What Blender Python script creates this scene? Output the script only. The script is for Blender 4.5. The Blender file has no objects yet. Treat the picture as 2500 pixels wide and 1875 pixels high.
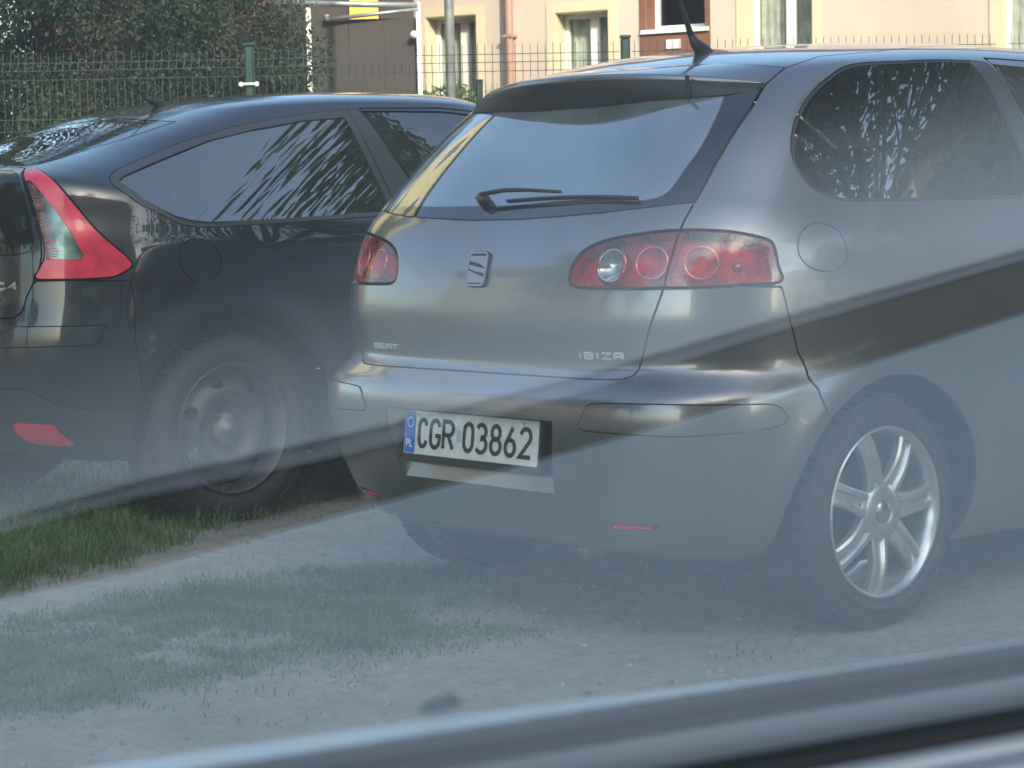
import bpy, math, random
import numpy as np
from mathutils import Vector, Matrix
rnd = random.Random(7); rng = np.random.default_rng(11)
R_ = math.radians
scene = bpy.context.scene
COL = scene.collection

# ------------------------------------------------------------------ camera
cam_d = bpy.data.cameras.new('camera'); cam = bpy.data.objects.new('camera', cam_d); COL.objects.link(cam)
CAM = np.array([-4.23640306, -4.11284342, 1.06725516])
YAW, PITCH, ROLL, FPX = 0.835744899, -0.0814514487, -0.0199185656, 5204.99
fw = np.array([math.cos(YAW)*math.cos(PITCH), math.sin(YAW)*math.cos(PITCH), math.sin(PITCH)])
rt = np.array([math.sin(YAW), -math.cos(YAW), 0.]); upv = np.cross(rt, fw)
rt, upv = math.cos(ROLL)*rt+math.sin(ROLL)*upv, -math.sin(ROLL)*rt+math.cos(ROLL)*upv
cam.matrix_world = Matrix(((rt[0], upv[0], -fw[0], CAM[0]), (rt[1], upv[1], -fw[1], CAM[1]), (rt[2], upv[2], -fw[2], CAM[2]), (0, 0, 0, 1)))
cam_d.sensor_width = 36; cam_d.lens = FPX/2500*36
cam_d.clip_start = .02; cam_d.clip_end = 800
cam_d.dof.use_dof = True; cam_d.dof.focus_distance = 5.9; cam_d.dof.aperture_fstop = 20
scene.camera = cam

# ------------------------------------------------------------------ sky, sun, exposure
SUN_AZ = math.atan2(-.86, -.37); SUN_EL = R_(28)
world = bpy.data.worlds.new('World'); scene.world = world; world.use_nodes = True
wn = world.node_tree; wn.nodes.clear()
sky = wn.nodes.new('ShaderNodeTexSky'); sky.sky_type = 'NISHITA'; sky.sun_disc = False
sky.sun_elevation = SUN_EL; sky.sun_rotation = math.pi/2-SUN_AZ; sky.altitude = 100
sky.air_density = 1.0; sky.dust_density = 3.0; sky.ozone_density = 1.0
bg = wn.nodes.new('ShaderNodeBackground'); bg.inputs['Strength'].default_value = .15
wo = wn.nodes.new('ShaderNodeOutputWorld')
wn.links.new(sky.outputs[0], bg.inputs[0]); wn.links.new(bg.outputs[0], wo.inputs[0])
sun_d = bpy.data.lights.new('sun', 'SUN'); sun_d.energy = 2.0; sun_d.angle = R_(.6); sun_d.color = (1, .87, .74)
sun = bpy.data.objects.new('sun', sun_d); COL.objects.link(sun)
sdir = Vector((math.cos(SUN_AZ)*math.cos(SUN_EL), math.sin(SUN_AZ)*math.cos(SUN_EL), math.sin(SUN_EL)))
sun.rotation_euler = sdir.to_track_quat('Z', 'Y').to_euler(); sun.location = sdir*60
vs = scene.view_settings
vs.view_transform = 'Standard'; vs.look = 'None'; vs.gamma = 1; vs.use_curve_mapping = False
vs.exposure = 1.98
scene.cycles.max_bounces = 10; scene.cycles.transparent_max_bounces = 24; scene.cycles.caustics_reflective = False; scene.cycles.caustics_refractive = False
scene.cycles.use_denoising = True

# ------------------------------------------------------------------ materials
def mat(name, col, rough=.5, metal=0., coat=0., coat_rough=.03, coat_ior=1.5, spec=.5, noise=0., nscale=6., col2=None, bump=0., bscale=40., detail=4., trans=0., alpha=None, emis=None):
    m = bpy.data.materials.new(name); m.use_nodes = True; nt = m.node_tree; b = nt.nodes['Principled BSDF']
    b.inputs['Base Color'].default_value = (*col, 1); b.inputs['Roughness'].default_value = rough; b.inputs['Metallic'].default_value = metal
    b.inputs['Coat Weight'].default_value = coat; b.inputs['Coat IOR'].default_value = coat_ior; b.inputs['Coat Roughness'].default_value = coat_rough; b.inputs['Specular IOR Level'].default_value = spec
    b.inputs['Transmission Weight'].default_value = trans
    tc = None
    if noise or bump:
        tc = nt.nodes.new('ShaderNodeTexCoord')
    if noise:
        n = nt.nodes.new('ShaderNodeTexNoise'); n.inputs['Scale'].default_value = nscale; n.inputs['Detail'].default_value = detail
        nt.links.new(tc.outputs['Object'], n.inputs['Vector'])
        cr = nt.nodes.new('ShaderNodeMapRange'); cr.inputs[1].default_value = .5-.5*min(noise, 1)*.6; cr.inputs[2].default_value = .5+.3
        cr.inputs[1].default_value = .35; cr.inputs[2].default_value = .68
        mx = nt.nodes.new('ShaderNodeMix'); mx.data_type = 'RGBA'
        c2 = col2 if col2 else tuple(c*(1-noise) for c in col)
        mx.inputs[6].default_value = (*col, 1); mx.inputs[7].default_value = (*c2, 1)
        nt.links.new(n.outputs['Fac'], cr.inputs[0]); nt.links.new(cr.outputs[0], mx.inputs[0]); nt.links.new(mx.outputs[2], b.inputs['Base Color'])
    if bump:
        n = nt.nodes.new('ShaderNodeTexNoise'); n.inputs['Scale'].default_value = bscale; n.inputs['Detail'].default_value = 6
        nt.links.new(tc.outputs['Object'], n.inputs['Vector'])
        bp = nt.nodes.new('ShaderNodeBump'); bp.inputs['Strength'].default_value = bump; bp.inputs['Distance'].default_value = .01
        nt.links.new(n.outputs['Fac'], bp.inputs['Height']); nt.links.new(bp.outputs[0], b.inputs['Normal'])
    return m
def glass(name, tint, ior=1.5, rough=0., dust_haze=0., dust_haze_col=(.45, .45, .43)):
    """thin pane: tinted see-through layer under a Fresnel reflection"""
    m = bpy.data.materials.new(name); m.use_nodes = True; nt = m.node_tree; nt.nodes.clear()
    o = nt.nodes.new('ShaderNodeOutputMaterial'); mx = nt.nodes.new('ShaderNodeMixShader'); t = nt.nodes.new('ShaderNodeBsdfTransparent'); g = nt.nodes.new('ShaderNodeBsdfGlossy')
    lw = nt.nodes.new('ShaderNodeLayerWeight'); lw.inputs['Blend'].default_value = .5; r0 = ((ior-1)/(ior+1))**2
    pw = nt.nodes.new('ShaderNodeMath'); pw.operation = 'POWER'; pw.inputs[1].default_value = 5; nt.links.new(lw.outputs['Facing'], pw.inputs[0])
    fr = nt.nodes.new('ShaderNodeMath'); fr.operation = 'MULTIPLY_ADD'; fr.inputs[1].default_value = 1-r0; fr.inputs[2].default_value = r0; nt.links.new(pw.outputs[0], fr.inputs[0])
    t.inputs['Color'].default_value = (*tint, 1); g.inputs['Roughness'].default_value = rough; g.inputs['Color'].default_value = (1, 1, 1, 1)
    nt.links.new(fr.outputs[0], mx.inputs[0]); nt.links.new(t.outputs[0], mx.inputs[1]); nt.links.new(g.outputs[0], mx.inputs[2])
    if dust_haze:
        df = nt.nodes.new('ShaderNodeBsdfDiffuse'); df.inputs['Color'].default_value = (*dust_haze_col, 1); md = nt.nodes.new('ShaderNodeMixShader'); tc = nt.nodes.new('ShaderNodeTexCoord'); n = nt.nodes.new('ShaderNodeTexNoise'); n.inputs['Scale'].default_value = 7; n.inputs['Detail'].default_value = 6
        mr = nt.nodes.new('ShaderNodeMapRange'); mr.inputs[1].default_value = .3; mr.inputs[2].default_value = .7; mr.inputs[3].default_value = dust_haze*.5; mr.inputs[4].default_value = dust_haze*1.5
        nt.links.new(tc.outputs['Object'], n.inputs['Vector']); nt.links.new(n.outputs['Fac'], mr.inputs[0]); nt.links.new(mr.outputs[0], md.inputs[0]); nt.links.new(mx.outputs[0], md.inputs[1]); nt.links.new(df.outputs[0], md.inputs[2]); nt.links.new(md.outputs[0], o.inputs[0])
    else: nt.links.new(mx.outputs[0], o.inputs[0])
    return m
M = {}
M['silver'] = mat('silver_paint', (.228, .224, .226), rough=.31, metal=.84, coat=1., coat_rough=.04, coat_ior=1.6, noise=.10, nscale=5.)
M['black_paint'] = mat('black_paint', (.007, .009, .014), rough=.3, metal=.2, coat=1., coat_rough=.02, coat_ior=1.65, noise=.6, nscale=3., col2=(.014, .017, .023))
def add_grime(m, z0, z1, amt, col=(.24, .215, .18)):
    """road dust thrown up on the lower body, patchy, plus a thin film everywhere"""
    nt = m.node_tree; b = nt.nodes['Principled BSDF']; o = nt.nodes['Material Output']; tc = nt.nodes.new('ShaderNodeTexCoord'); sp = nt.nodes.new('ShaderNodeSeparateXYZ'); nt.links.new(tc.outputs['Object'], sp.inputs[0])
    r = nt.nodes.new('ShaderNodeMapRange'); r.inputs[1].default_value = z0; r.inputs[2].default_value = z1; r.inputs[3].default_value = 1; r.inputs[4].default_value = .10; nt.links.new(sp.outputs['Z'], r.inputs[0])
    n = nt.nodes.new('ShaderNodeTexNoise'); n.inputs['Scale'].default_value = 9; n.inputs['Detail'].default_value = 9; n.inputs['Roughness'].default_value = .7; nt.links.new(tc.outputs['Object'], n.inputs['Vector'])
    q = nt.nodes.new('ShaderNodeMapRange'); q.inputs[1].default_value = .36; q.inputs[2].default_value = .66; q.inputs[4].default_value = amt; nt.links.new(n.outputs['Fac'], q.inputs[0])
    mu = nt.nodes.new('ShaderNodeMath'); mu.operation = 'MULTIPLY'; nt.links.new(r.outputs[0], mu.inputs[0]); nt.links.new(q.outputs[0], mu.inputs[1])
    d = nt.nodes.new('ShaderNodeBsdfDiffuse'); d.inputs['Color'].default_value = (*col, 1); mx = nt.nodes.new('ShaderNodeMixShader'); nt.links.new(mu.outputs[0], mx.inputs[0]); nt.links.new(b.outputs[0], mx.inputs[1]); nt.links.new(d.outputs[0], mx.inputs[2]); nt.links.new(mx.outputs[0], o.inputs[0])
add_grime(M['silver'], .15, .70, .34, (.21, .20, .19)); add_grime(M['black_paint'], .12, .80, .14, (.14, .14, .13))
M['seam'] = mat('seam_black', (.006, .006, .006), rough=.8)
M['black_plastic'] = mat('black_plastic', (.022, .022, .023), rough=.55, noise=.4, nscale=9., col2=(.04, .04, .04))
M['trim'] = mat('trim_grey', (.05, .052, .056), rough=.38, coat=.2)
M['frit'] = mat('glass_edge_black', (.012, .014, .015), rough=.06, coat=1., coat_rough=.02)
M['car_glass'] = glass('car_glass', (.22, .27, .26), ior=2.4, dust_haze=.04)
M['rear_glass'] = glass('rear_window_glass', (.20, .26, .25), ior=4.5, dust_haze=.16, dust_haze_col=(.50, .58, .57))  # teal dust film also stands in for the pale sky reflection
M['tint_glass'] = glass('tinted_car_glass', (.12, .14, .14), ior=3.0, dust_haze=.02)
M['back_glass'] = glass('dark_back_glass', (.06, .07, .07), ior=1.75, dust_haze=.02)
M['red_lens'] = glass('red_lens', (.98, .50, .48), ior=1.7)
M['clear_lens'] = glass('clear_lens', (.9, .93, .92), ior=1.5)
M['lamp_red'] = mat('lamp_reflector_red', (.85, .12, .11), rough=.3, metal=.3, noise=.7, nscale=26., col2=(.36, .04, .04), bump=.7, bscale=150.)
M['lamp_silver'] = mat('lamp_reflector_silver', (.62, .64, .63), rough=.16, metal=.85, noise=.5, nscale=40.)
M['lamp_dark'] = mat('lamp_housing_dark', (.09, .05, .05), rough=.35, metal=.3)
M['ribbed'] = mat('lamp_ribbed_green_grey', (.36, .47, .43), rough=.2, metal=.4, noise=.6, nscale=18., col2=(.09, .15, .13))
M['bright_red'] = mat('lamp_bright_red', (.80, .035, .075), rough=.25, coat=.6, noise=.35, nscale=22., col2=(.55, .02, .05))
M['chrome'] = mat('chrome', (.72, .73, .74), rough=.10, metal=1.)
M['badge_dark'] = mat('badge_dark_metal', (.34, .34, .34), rough=.3, metal=.7)
M['badge_metal'] = mat('badge_metal', (.66, .66, .65), rough=.4, metal=.35)
M['hub_metal'] = mat('hub_cap_metal', (.20, .20, .20), rough=.4, metal=.4)
M['rubber'] = mat('tyre_rubber', (.020, .020, .021), rough=.82, noise=.5, nscale=30., col2=(.036, .034, .032))
M['alloy'] = mat('wheel_silver', (.62, .63, .63), rough=.30, metal=.75, coat=.6, noise=.25, nscale=24.)
M['steel_wheel'] = mat('steel_wheel_dark', (.055, .056, .058), rough=.48, metal=.4, noise=.6, nscale=14., col2=(.10, .095, .09))
M['plate_white'] = mat('plate_white', (.74, .75, .70), rough=.42, noise=.22, nscale=60., col2=(.62, .61, .55))
M['plate_blue'] = mat('plate_blue', (.02, .13, .52), rough=.4)
M['plate_black'] = mat('plate_letter_black', (.010, .011, .012), rough=.45)
M['plate_grey'] = mat('plate_sticker_grey', (.42, .50, .56), rough=.35, metal=.2)
M['white'] = mat('white_mark', (.8, .8, .8), rough=.4)
M['seat_dark'] = mat('seat_fabric_dark', (.03, .032, .035), rough=.9, noise=.4, nscale=40.)
M['under'] = mat('underbody', (.012, .012, .012), rough=.9)

# ------------------------------------------------------------------ mesh helpers
def tag(o, label=None, cat=None, group=None, kind=None):
    if label: o['label'] = label
    if cat: o['category'] = cat
    if group: o['group'] = group
    if kind: o['kind'] = kind
    return o
def empty(name, loc=(0, 0, 0), rz=0.):
    o = bpy.data.objects.new(name, None); COL.objects.link(o); o.location = loc; o.rotation_euler = (0, 0, rz); o.empty_display_size = .2; return o
def mesh_data(name, V, F, m, smooth=False):
    me = bpy.data.meshes.new(name)
    V = np.asarray(V, float)
    if isinstance(F, np.ndarray):
        n, k = F.shape
        me.vertices.add(len(V)); me.vertices.foreach_set('co', V.astype(np.float32).ravel())
        me.loops.add(n*k); me.loops.foreach_set('vertex_index', F.astype(np.int32).ravel())
        me.polygons.add(n); me.polygons.foreach_set('loop_start', np.arange(0, n*k, k, dtype=np.int32))
    else:
        me.from_pydata(V.tolist(), [], [list(f) for f in F])
    if m is not None:
        for mm in (m if isinstance(m, (list, tuple)) else [m]): me.materials.append(mm)
    me.update(calc_edges=True)
    if smooth: me.polygons.foreach_set('use_smooth', np.ones(len(me.polygons), bool)); me.update()
    return me
def obj(name, VF, m, parent=None, smooth=False, loc=None):
    me = mesh_data(name, VF[0], VF[1], m, smooth)
    o = bpy.data.objects.new(name, me); COL.objects.link(o)
    if parent is not None: o.parent = parent
    if loc is not None: o.location = loc
    return o
def copy_obj(o, parent=None, loc=None):
    c = o.copy(); COL.objects.link(c)
    if parent is not None: c.parent = parent
    if loc is not None: c.location = loc
    return c
def join(*vfs):
    V = []; F = []; n = 0
    for v, f in vfs:
        v = np.asarray(v, float)
        V.append(v.reshape(-1, 3)); F += [[int(i)+n for i in q] for q in f]; n += len(v)
    return np.concatenate(V), F
def box(x0, x1, y0, y1, z0, z1):
    V = [(x0, y0, z0), (x1, y0, z0), (x1, y1, z0), (x0, y1, z0), (x0, y0, z1), (x1, y0, z1), (x1, y1, z1), (x0, y1, z1)]
    return V, [(0, 3, 2, 1), (4, 5, 6, 7), (0, 1, 5, 4), (1, 2, 6, 5), (2, 3, 7, 6), (3, 0, 4, 7)]
def cbox(c, sx, sy, sz, ax=None):
    """box with chamfered long edges; ax = 3x3 rows (x,y,z axes)"""
    b = min(sx, sy, sz)*.18; V = []; F = []
    for k, (z, i) in enumerate(((-sz/2, b), (-sz/2+b, 0), (sz/2-b, 0), (sz/2, b))):
        x, y = sx/2-i, sy/2-i
        V += [(-x+b, -y, z), (x-b, -y, z), (x, -y+b, z), (x, y-b, z), (x-b, y, z), (-x+b, y, z), (-x, y-b, z), (-x, -y+b, z)]
    for k in range(3):
        for j in range(8): F.append((k*8+j, k*8+(j+1) % 8, k*8+8+(j+1) % 8, k*8+8+j))
    F.append(tuple(range(7, -1, -1))); F.append(tuple(range(24, 32)))
    V = np.array(V)
    if ax is not None: V = V@np.asarray(ax, float)
    return V+np.asarray(c, float), F
def tube(pts, rad, n=10, cap=True):
    P = np.asarray(pts, float); rad = np.broadcast_to(np.asarray(rad, float), (len(P),)); V = []; F = []
    t = np.gradient(P, axis=0); t /= np.linalg.norm(t, axis=1)[:, None]+1e-12
    ref = np.array([0, 0, 1.]) if abs(t[0, 2]) < .9 else np.array([1., 0, 0])
    for i in range(len(P)):
        a = np.cross(t[i], ref); a /= np.linalg.norm(a)+1e-12; b = np.cross(t[i], a); ref = np.cross(a, t[i])
        for k in range(n):
            th = 2*math.pi*k/n; V.append(P[i]+rad[i]*(math.cos(th)*a+math.sin(th)*b))
    for i in range(len(P)-1):
        for k in range(n): F.append((i*n+k, i*n+(k+1) % n, (i+1)*n+(k+1) % n, (i+1)*n+k))
    if cap: F.append(tuple(range(n-1, -1, -1))); F.append(tuple((len(P)-1)*n+k for k in range(n)))
    return np.array(V), F
def lathe(prof, n=48, closed=False):
    """prof (r,h): axis along local -Y (outward), h = outward distance"""
    V = []; F = []; m = len(prof)
    for k in range(n):
        th = 2*math.pi*k/n
        for r, h in prof: V.append((r*math.cos(th), -h, r*math.sin(th)))
    for k in range(n):
        for j in range(m-1 if not closed else m):
            j2 = (j+1) % m; a, b = k*m, ((k+1) % n)*m
            F.append((a+j, a+j2, b+j2, b+j))
    return np.array(V), F
def prism(poly, d0, d1, fr):
    """poly in 2D (closed), extruded d0..d1 along the third axis; fr=(origin,u,v,w)"""
    o, u, v, w = [np.asarray(a, float) for a in fr]; n = len(poly)
    V = [o+u*p[0]+v*p[1]+w*d0 for p in poly]+[o+u*p[0]+v*p[1]+w*d1 for p in poly]
    F = [tuple(range(n-1, -1, -1)), tuple(range(n, 2*n))]+[(i, (i+1) % n, n+(i+1) % n, n+i) for i in range(n)]
    return np.array(V), F
def pchip(x, y, xi):
    x=np.asarray(x,float); y=np.asarray(y,float); h=np.diff(x); d=np.diff(y,axis=0)/h[:,None]
    m=np.zeros_like(y)
    s=d[:-1]*d[1:]>0; w1=(2*h[1:]+h[:-1])[:,None]; w2=(h[1:]+2*h[:-1])[:,None]
    with np.errstate(all='ignore'):
        hm=(w1+w2)/(w1/d[:-1]+w2/d[1:])
    m[1:-1]=np.where(s,hm,0); m[0]=d[0]; m[-1]=d[-1]
    k=np.clip(np.searchsorted(x,xi,side='right')-1,0,len(x)-2); t=((xi-x[k])/h[k])[:,None]; hk=h[k][:,None]
    return (2*t**3-3*t**2+1)*y[k]+(t**3-2*t**2+t)*hk*m[k]+(-2*t**3+3*t**2)*y[k+1]+(t**3-t**2)*hk*m[k+1]
def car_grid(rows, xm, ds=.010, da=.010, nfront=60, post=None, fair=(9.,9.)):
    """rows: xr,zr,w,zs,xf,zf,p,q,pf,qf,gr,gf -> half grid (right side, y<=0) arrays P[s,t,3], A[s,t], Z[s]"""
    R=np.asarray(rows,float)
    # knot spacing = profile length at the rear + side
    d=np.hypot(np.diff(R[:,0]),np.diff(R[:,1]))*.5+np.hypot(np.diff(R[:,2]),np.diff(R[:,3]))*.5+1e-3
    kn=np.r_[0,np.cumsum(d)]
    n=int(kn[-1]/ds); zi=np.linspace(0,kn[-1],n)
    Q=pchip(kn,R,zi)
    m=500; k=m//2; xr,zr,w,zs,xf,zf,p,q,pf,qf,gr,gf=[Q[:,i:i+1] for i in range(12)]
    def quad(p,q):
        """superellipse quadrant dx^p+dy^q=1 from (1,0) to (0,1), evenly sampled"""
        u=np.linspace(0,1,k)[None]; d1=u*.5**(1/q); x1=(1-d1**q)**(1/p); x2=(1-np.linspace(0,1,m-k+1)[None,1:])*.5**(1/p); d2=(1-x2**p)**(1/q)
        return np.concatenate([x1,x2],1),np.concatenate([d1,d2],1)
    X=[];Y=[];Z=[]
    dx,dy=quad(p,q)
    X.append(xm-(xm-xr)*dx); Y.append(w*dy); Z.append(zs+(zr-zs)*dx**gr)
    dx,dy=quad(pf,qf); dx=dx[:,::-1][:,1:]; dy=dy[:,::-1][:,1:]
    X.append(xm+(xf-xm)*dx); Y.append(w*dy); Z.append(zs+(zf-zs)*dx**gf)
    C=np.stack([np.concatenate(X,1),-np.concatenate(Y,1),np.concatenate(Z,1)],-1)
    L=np.concatenate([np.zeros((n,1)),np.cumsum(np.linalg.norm(np.diff(C,axis=1),axis=2),1)],1)
    # rear quadrant and front quadrant are each cut at equal fractions of their own length
    refr=L[:,m-1].max(); reff=(L[:,-1]-L[:,m-1]).max(); nr=int(refr/da)
    f1=np.linspace(0,1,nr,endpoint=False); f2=np.linspace(0,1,nfront)
    P=np.empty((n,nr+nfront,3)); A=np.empty((n,nr+nfront)); A[:]=np.r_[f1*refr,refr+f2*reff]
    for i in range(n):
        li=np.r_[f1*L[i,m-1],L[i,m-1]+f2*(L[i,-1]-L[i,m-1])]
        for k in range(3): P[i,:,k]=np.interp(li,L[i],C[i,:,k])
    P[:,0,1]=0;P[:,-1,1]=0
    for it in range(5):                                   # fair the surface so that reflections run smoothly
        E=np.concatenate([2*P[:1]-P[1:2],P,2*P[-1:]-P[-2:-1]],0); P=.25*E[:-2]+.5*E[1:-1]+.25*E[2:]
    wz=np.clip((zi-fair[0])/.05,0,1)*np.clip((fair[1]-zi)/.05,0,1); wz=wz[:,None,None]
    for it in range(70):                                  # the glasshouse gets a longer fairing
        E=np.concatenate([P[:1],P,P[-1:]],0); P=P+wz*(.25*E[:-2]-.5*E[1:-1]+.25*E[2:])
    mir=np.array([1,-1,1])
    for it in range(24):
        E=np.concatenate([P[:,1:2]*mir,P[:,:nr],P[:,nr:nr+1]],1); P[:,:nr]=.25*E[:,:-2]+.5*E[:,1:-1]+.25*E[:,2:]
    P[:,0,1]=0
    if post is not None: P=post(P,A,zi)
    return P,A,zi,kn
def grid_mesh(P,A,zi):
    n,m=A.shape; V=P.reshape(-1,3); at=np.stack([A.ravel(),np.repeat(zi,m)],-1)
    i=np.arange(n-1)[:,None]*m+np.arange(m-1)[None]; i=i.ravel()
    # right side (y<0), outward normals
    T=np.concatenate([np.stack([i,i+m+1,i+m],-1),np.stack([i,i+1,i+m+1],-1)])
    return V,at,T
def clip(V,at,T,f):
    """split at f=0 -> (inside f<0) , (outside f>=0) meshes as (V,at,T)"""
    f=np.where(np.abs(f)<1e-9,1e-9,f); ins=f<0
    k=ins[T].sum(1)
    keep_in=T[k==3]; keep_out=T[k==0]
    mix=T[(k==1)|(k==2)]; kk=ins[mix].sum(1)
    if len(mix)==0: 
        return compact(V,at,keep_in),compact(V,at,keep_out)
    lone=np.where(kk[:,None]==1,ins[mix],~ins[mix]); j=lone.argmax(1); r=np.arange(len(mix))
    a=mix[r,j]; b=mix[r,(j+1)%3]; c=mix[r,(j+2)%3]
    e=np.concatenate([np.stack([a,b],-1),np.stack([a,c],-1)]); es=np.sort(e,1)
    u,inv=np.unique(es,axis=0,return_inverse=True); inv=inv.ravel()
    t=(f[u[:,0]]/(f[u[:,0]]-f[u[:,1]]))[:,None]
    nv=V[u[:,0]]*(1-t)+V[u[:,1]]*t; na=at[u[:,0]]*(1-t)+at[u[:,1]]*t
    base=len(V); ab=base+inv[:len(mix)]; ac=base+inv[len(mix):]
    V2=np.concatenate([V,nv]); at2=np.concatenate([at,na])
    one=np.stack([a,ab,ac],-1); two=np.concatenate([np.stack([ab,b,c],-1),np.stack([ab,c,ac],-1)])
    l1=kk==1; l2=np.r_[l1,l1]
    Tin=np.concatenate([keep_in,one[l1],two[~l2]]); Tout=np.concatenate([keep_out,two[l2],one[~l1]])
    return compact(V2,at2,Tin),compact(V2,at2,Tout)
def compact(V,at,T):
    if len(T)==0: return V[:0],at[:0],T
    u,inv=np.unique(T,return_inverse=True)
    return V[u],at[u],inv.reshape(-1,3)
def sdpoly(p,poly):
    """signed distance, negative inside"""
    poly=np.asarray(poly,float); a=poly; b=np.roll(poly,-1,0)
    best=np.full(len(p),1e18); ins=np.zeros(len(p),bool)
    for (ax,ay),(bx,by) in zip(a,b):
        ex,ey=bx-ax,by-ay; wx,wy=p[:,0]-ax,p[:,1]-ay
        t=np.clip((wx*ex+wy*ey)/(ex*ex+ey*ey+1e-18),0,1)
        best=np.minimum(best,(wx-t*ex)**2+(wy-t*ey)**2)
        if ay!=by:
            c=((ay>p[:,1])!=(by>p[:,1]))&(p[:,0]<ex*(p[:,1]-ay)/(by-ay)+ax)
            ins^=c
    d=np.sqrt(best); return np.where(ins,-d,d)
def smooth(poly,n=6,closed=True):
    """Catmull-Rom through points"""
    P=np.asarray(poly,float); m=len(P); out=[]
    for i in range(m if closed else m-1):
        g=lambda k:P[k%m] if closed else P[min(max(k,0),m-1)]
        p0,p1,p2,p3=g(i-1),g(i),g(i+1),g(i+2)
        for t in np.arange(n)/n:
            out.append(.5*((2*p1)+(-p0+p2)*t+(2*p0-5*p1+4*p2-p3)*t*t+(-p0+3*p1-3*p2+p3)*t**3))
    if not closed: out.append(P[-1])
    return np.array(out)
IB_FAIR=(0.97, 1.36)
C4_FAIR=(1.0, 1.56)
IB_XM=0.95
IB_ROWS=[(-0.5, 0.2, 0.74, 0.17, 3.1, 0.2, 5, 5, 4, 3.2, 2, 2), (-0.585, 0.235, 0.785, 0.22, 3.16, 0.24, 5.5, 5, 4, 3.2, 2, 2), (-0.64, 0.34, 0.825, 0.33, 3.24, 0.36, 6, 5.5, 4, 3.2, 2, 2), (-0.672, 0.46, 0.845, 0.45, 3.27, 0.48, 6, 6, 4, 3.2, 2, 2), (-0.683, 0.555, 0.85, 0.54, 3.27, 0.55, 6, 6, 4, 3.2, 2, 2), (-0.675, 0.61, 0.85, 0.6, 3.26, 0.6, 6, 6, 4, 3.2, 2, 2), (-0.64, 0.65, 0.85, 0.66, 3.25, 0.63, 6, 4.9, 4, 3.2, 2, 2), (-0.622, 0.675, 0.85, 0.71, 3.24, 0.65, 6, 4.4, 4, 3.2, 2, 2), (-0.632, 0.73, 0.85, 0.77, 3.22, 0.68, 6, 4.3, 4, 3.2, 2, 2), (-0.643, 0.79, 0.85, 0.82, 3.18, 0.71, 6, 4.3, 4, 3.2, 2, 2), (-0.63, 0.9, 0.848, 0.88, 3.1, 0.74, 6, 4.3, 4, 3.2, 2, 2), (-0.59, 1.01, 0.836, 0.94, 2.9, 0.8, 6, 4.3, 4, 3.2, 2, 2), (-0.55, 1.068, 0.82, 0.975, 2.45, 0.93, 6, 4.3, 4, 3.2, 2, 2), (-0.49, 1.135, 0.79, 1.05, 2.1, 1.02, 6, 4.1, 4, 3.2, 2, 2), (-0.39, 1.24, 0.745, 1.19, 1.88, 1.17, 6, 4, 4, 3.2, 2, 2), (-0.285, 1.337, 0.7, 1.33, 1.6, 1.33, 6, 3.6, 4, 3.2, 2, 2), (-0.2, 1.405, 0.65, 1.445, 1.44, 1.44, 6, 2.7, 4, 3.2, 2, 2), (-0.12, 1.44, 0.56, 1.49, 1.35, 1.48, 4, 2.9, 4, 3.2, 2, 2), (0.1, 1.49, 0.34, 1.52, 1.2, 1.51, 3, 3, 4, 3.2, 2, 2), (0.6, 1.535, 0.05, 1.537, 1.0, 1.535, 2, 2, 2, 2, 2, 2)]
C4_XM=1.0
C4_OFF=(-0.19, 2.575, 0.045)
C4_ROWS=[(-0.52, 0.24, 0.78, 0.19, 3.4, 0.2, 5, 5, 4, 3.2, 2, 2), (-0.64, 0.29, 0.83, 0.25, 3.48, 0.26, 5.5, 5, 4, 3.2, 2, 2), (-0.705, 0.42, 0.865, 0.4, 3.53, 0.42, 6, 5, 4, 3.2, 2, 2), (-0.725, 0.56, 0.88, 0.54, 3.54, 0.56, 6, 5, 4, 3.2, 2, 2), (-0.72, 0.66, 0.886, 0.66, 3.52, 0.64, 6, 5, 4, 3.2, 2, 2), (-0.7, 0.78, 0.886, 0.77, 3.48, 0.7, 6, 5, 4, 3.2, 2, 2), (-0.69, 0.94, 0.878, 0.87, 3.4, 0.76, 6, 5, 4, 3.2, 2, 2), (-0.675, 1.07, 0.86, 0.94, 3.15, 0.83, 6, 4.5, 4, 3.2, 2, 2), (-0.655, 1.165, 0.842, 0.98, 2.6, 0.95, 6, 4.5, 4, 3.2, 2, 2), (-0.595, 1.19, 0.8, 1.06, 2.25, 1.05, 6, 4.5, 4, 3.2, 2, 2), (-0.37, 1.245, 0.74, 1.2, 1.95, 1.2, 5, 4.5, 4, 3.2, 2, 2), (-0.11, 1.325, 0.675, 1.34, 1.7, 1.34, 5, 4.5, 4, 3.2, 2, 2), (0.1, 1.39, 0.6, 1.43, 1.5, 1.42, 5, 4, 4, 3.2, 2, 2), (0.3, 1.44, 0.45, 1.465, 1.4, 1.46, 4, 3, 4, 3.2, 2, 2), (0.9, 1.485, 0.05, 1.485, 1.1, 1.485, 2, 2, 2, 2, 2, 2)]
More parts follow.
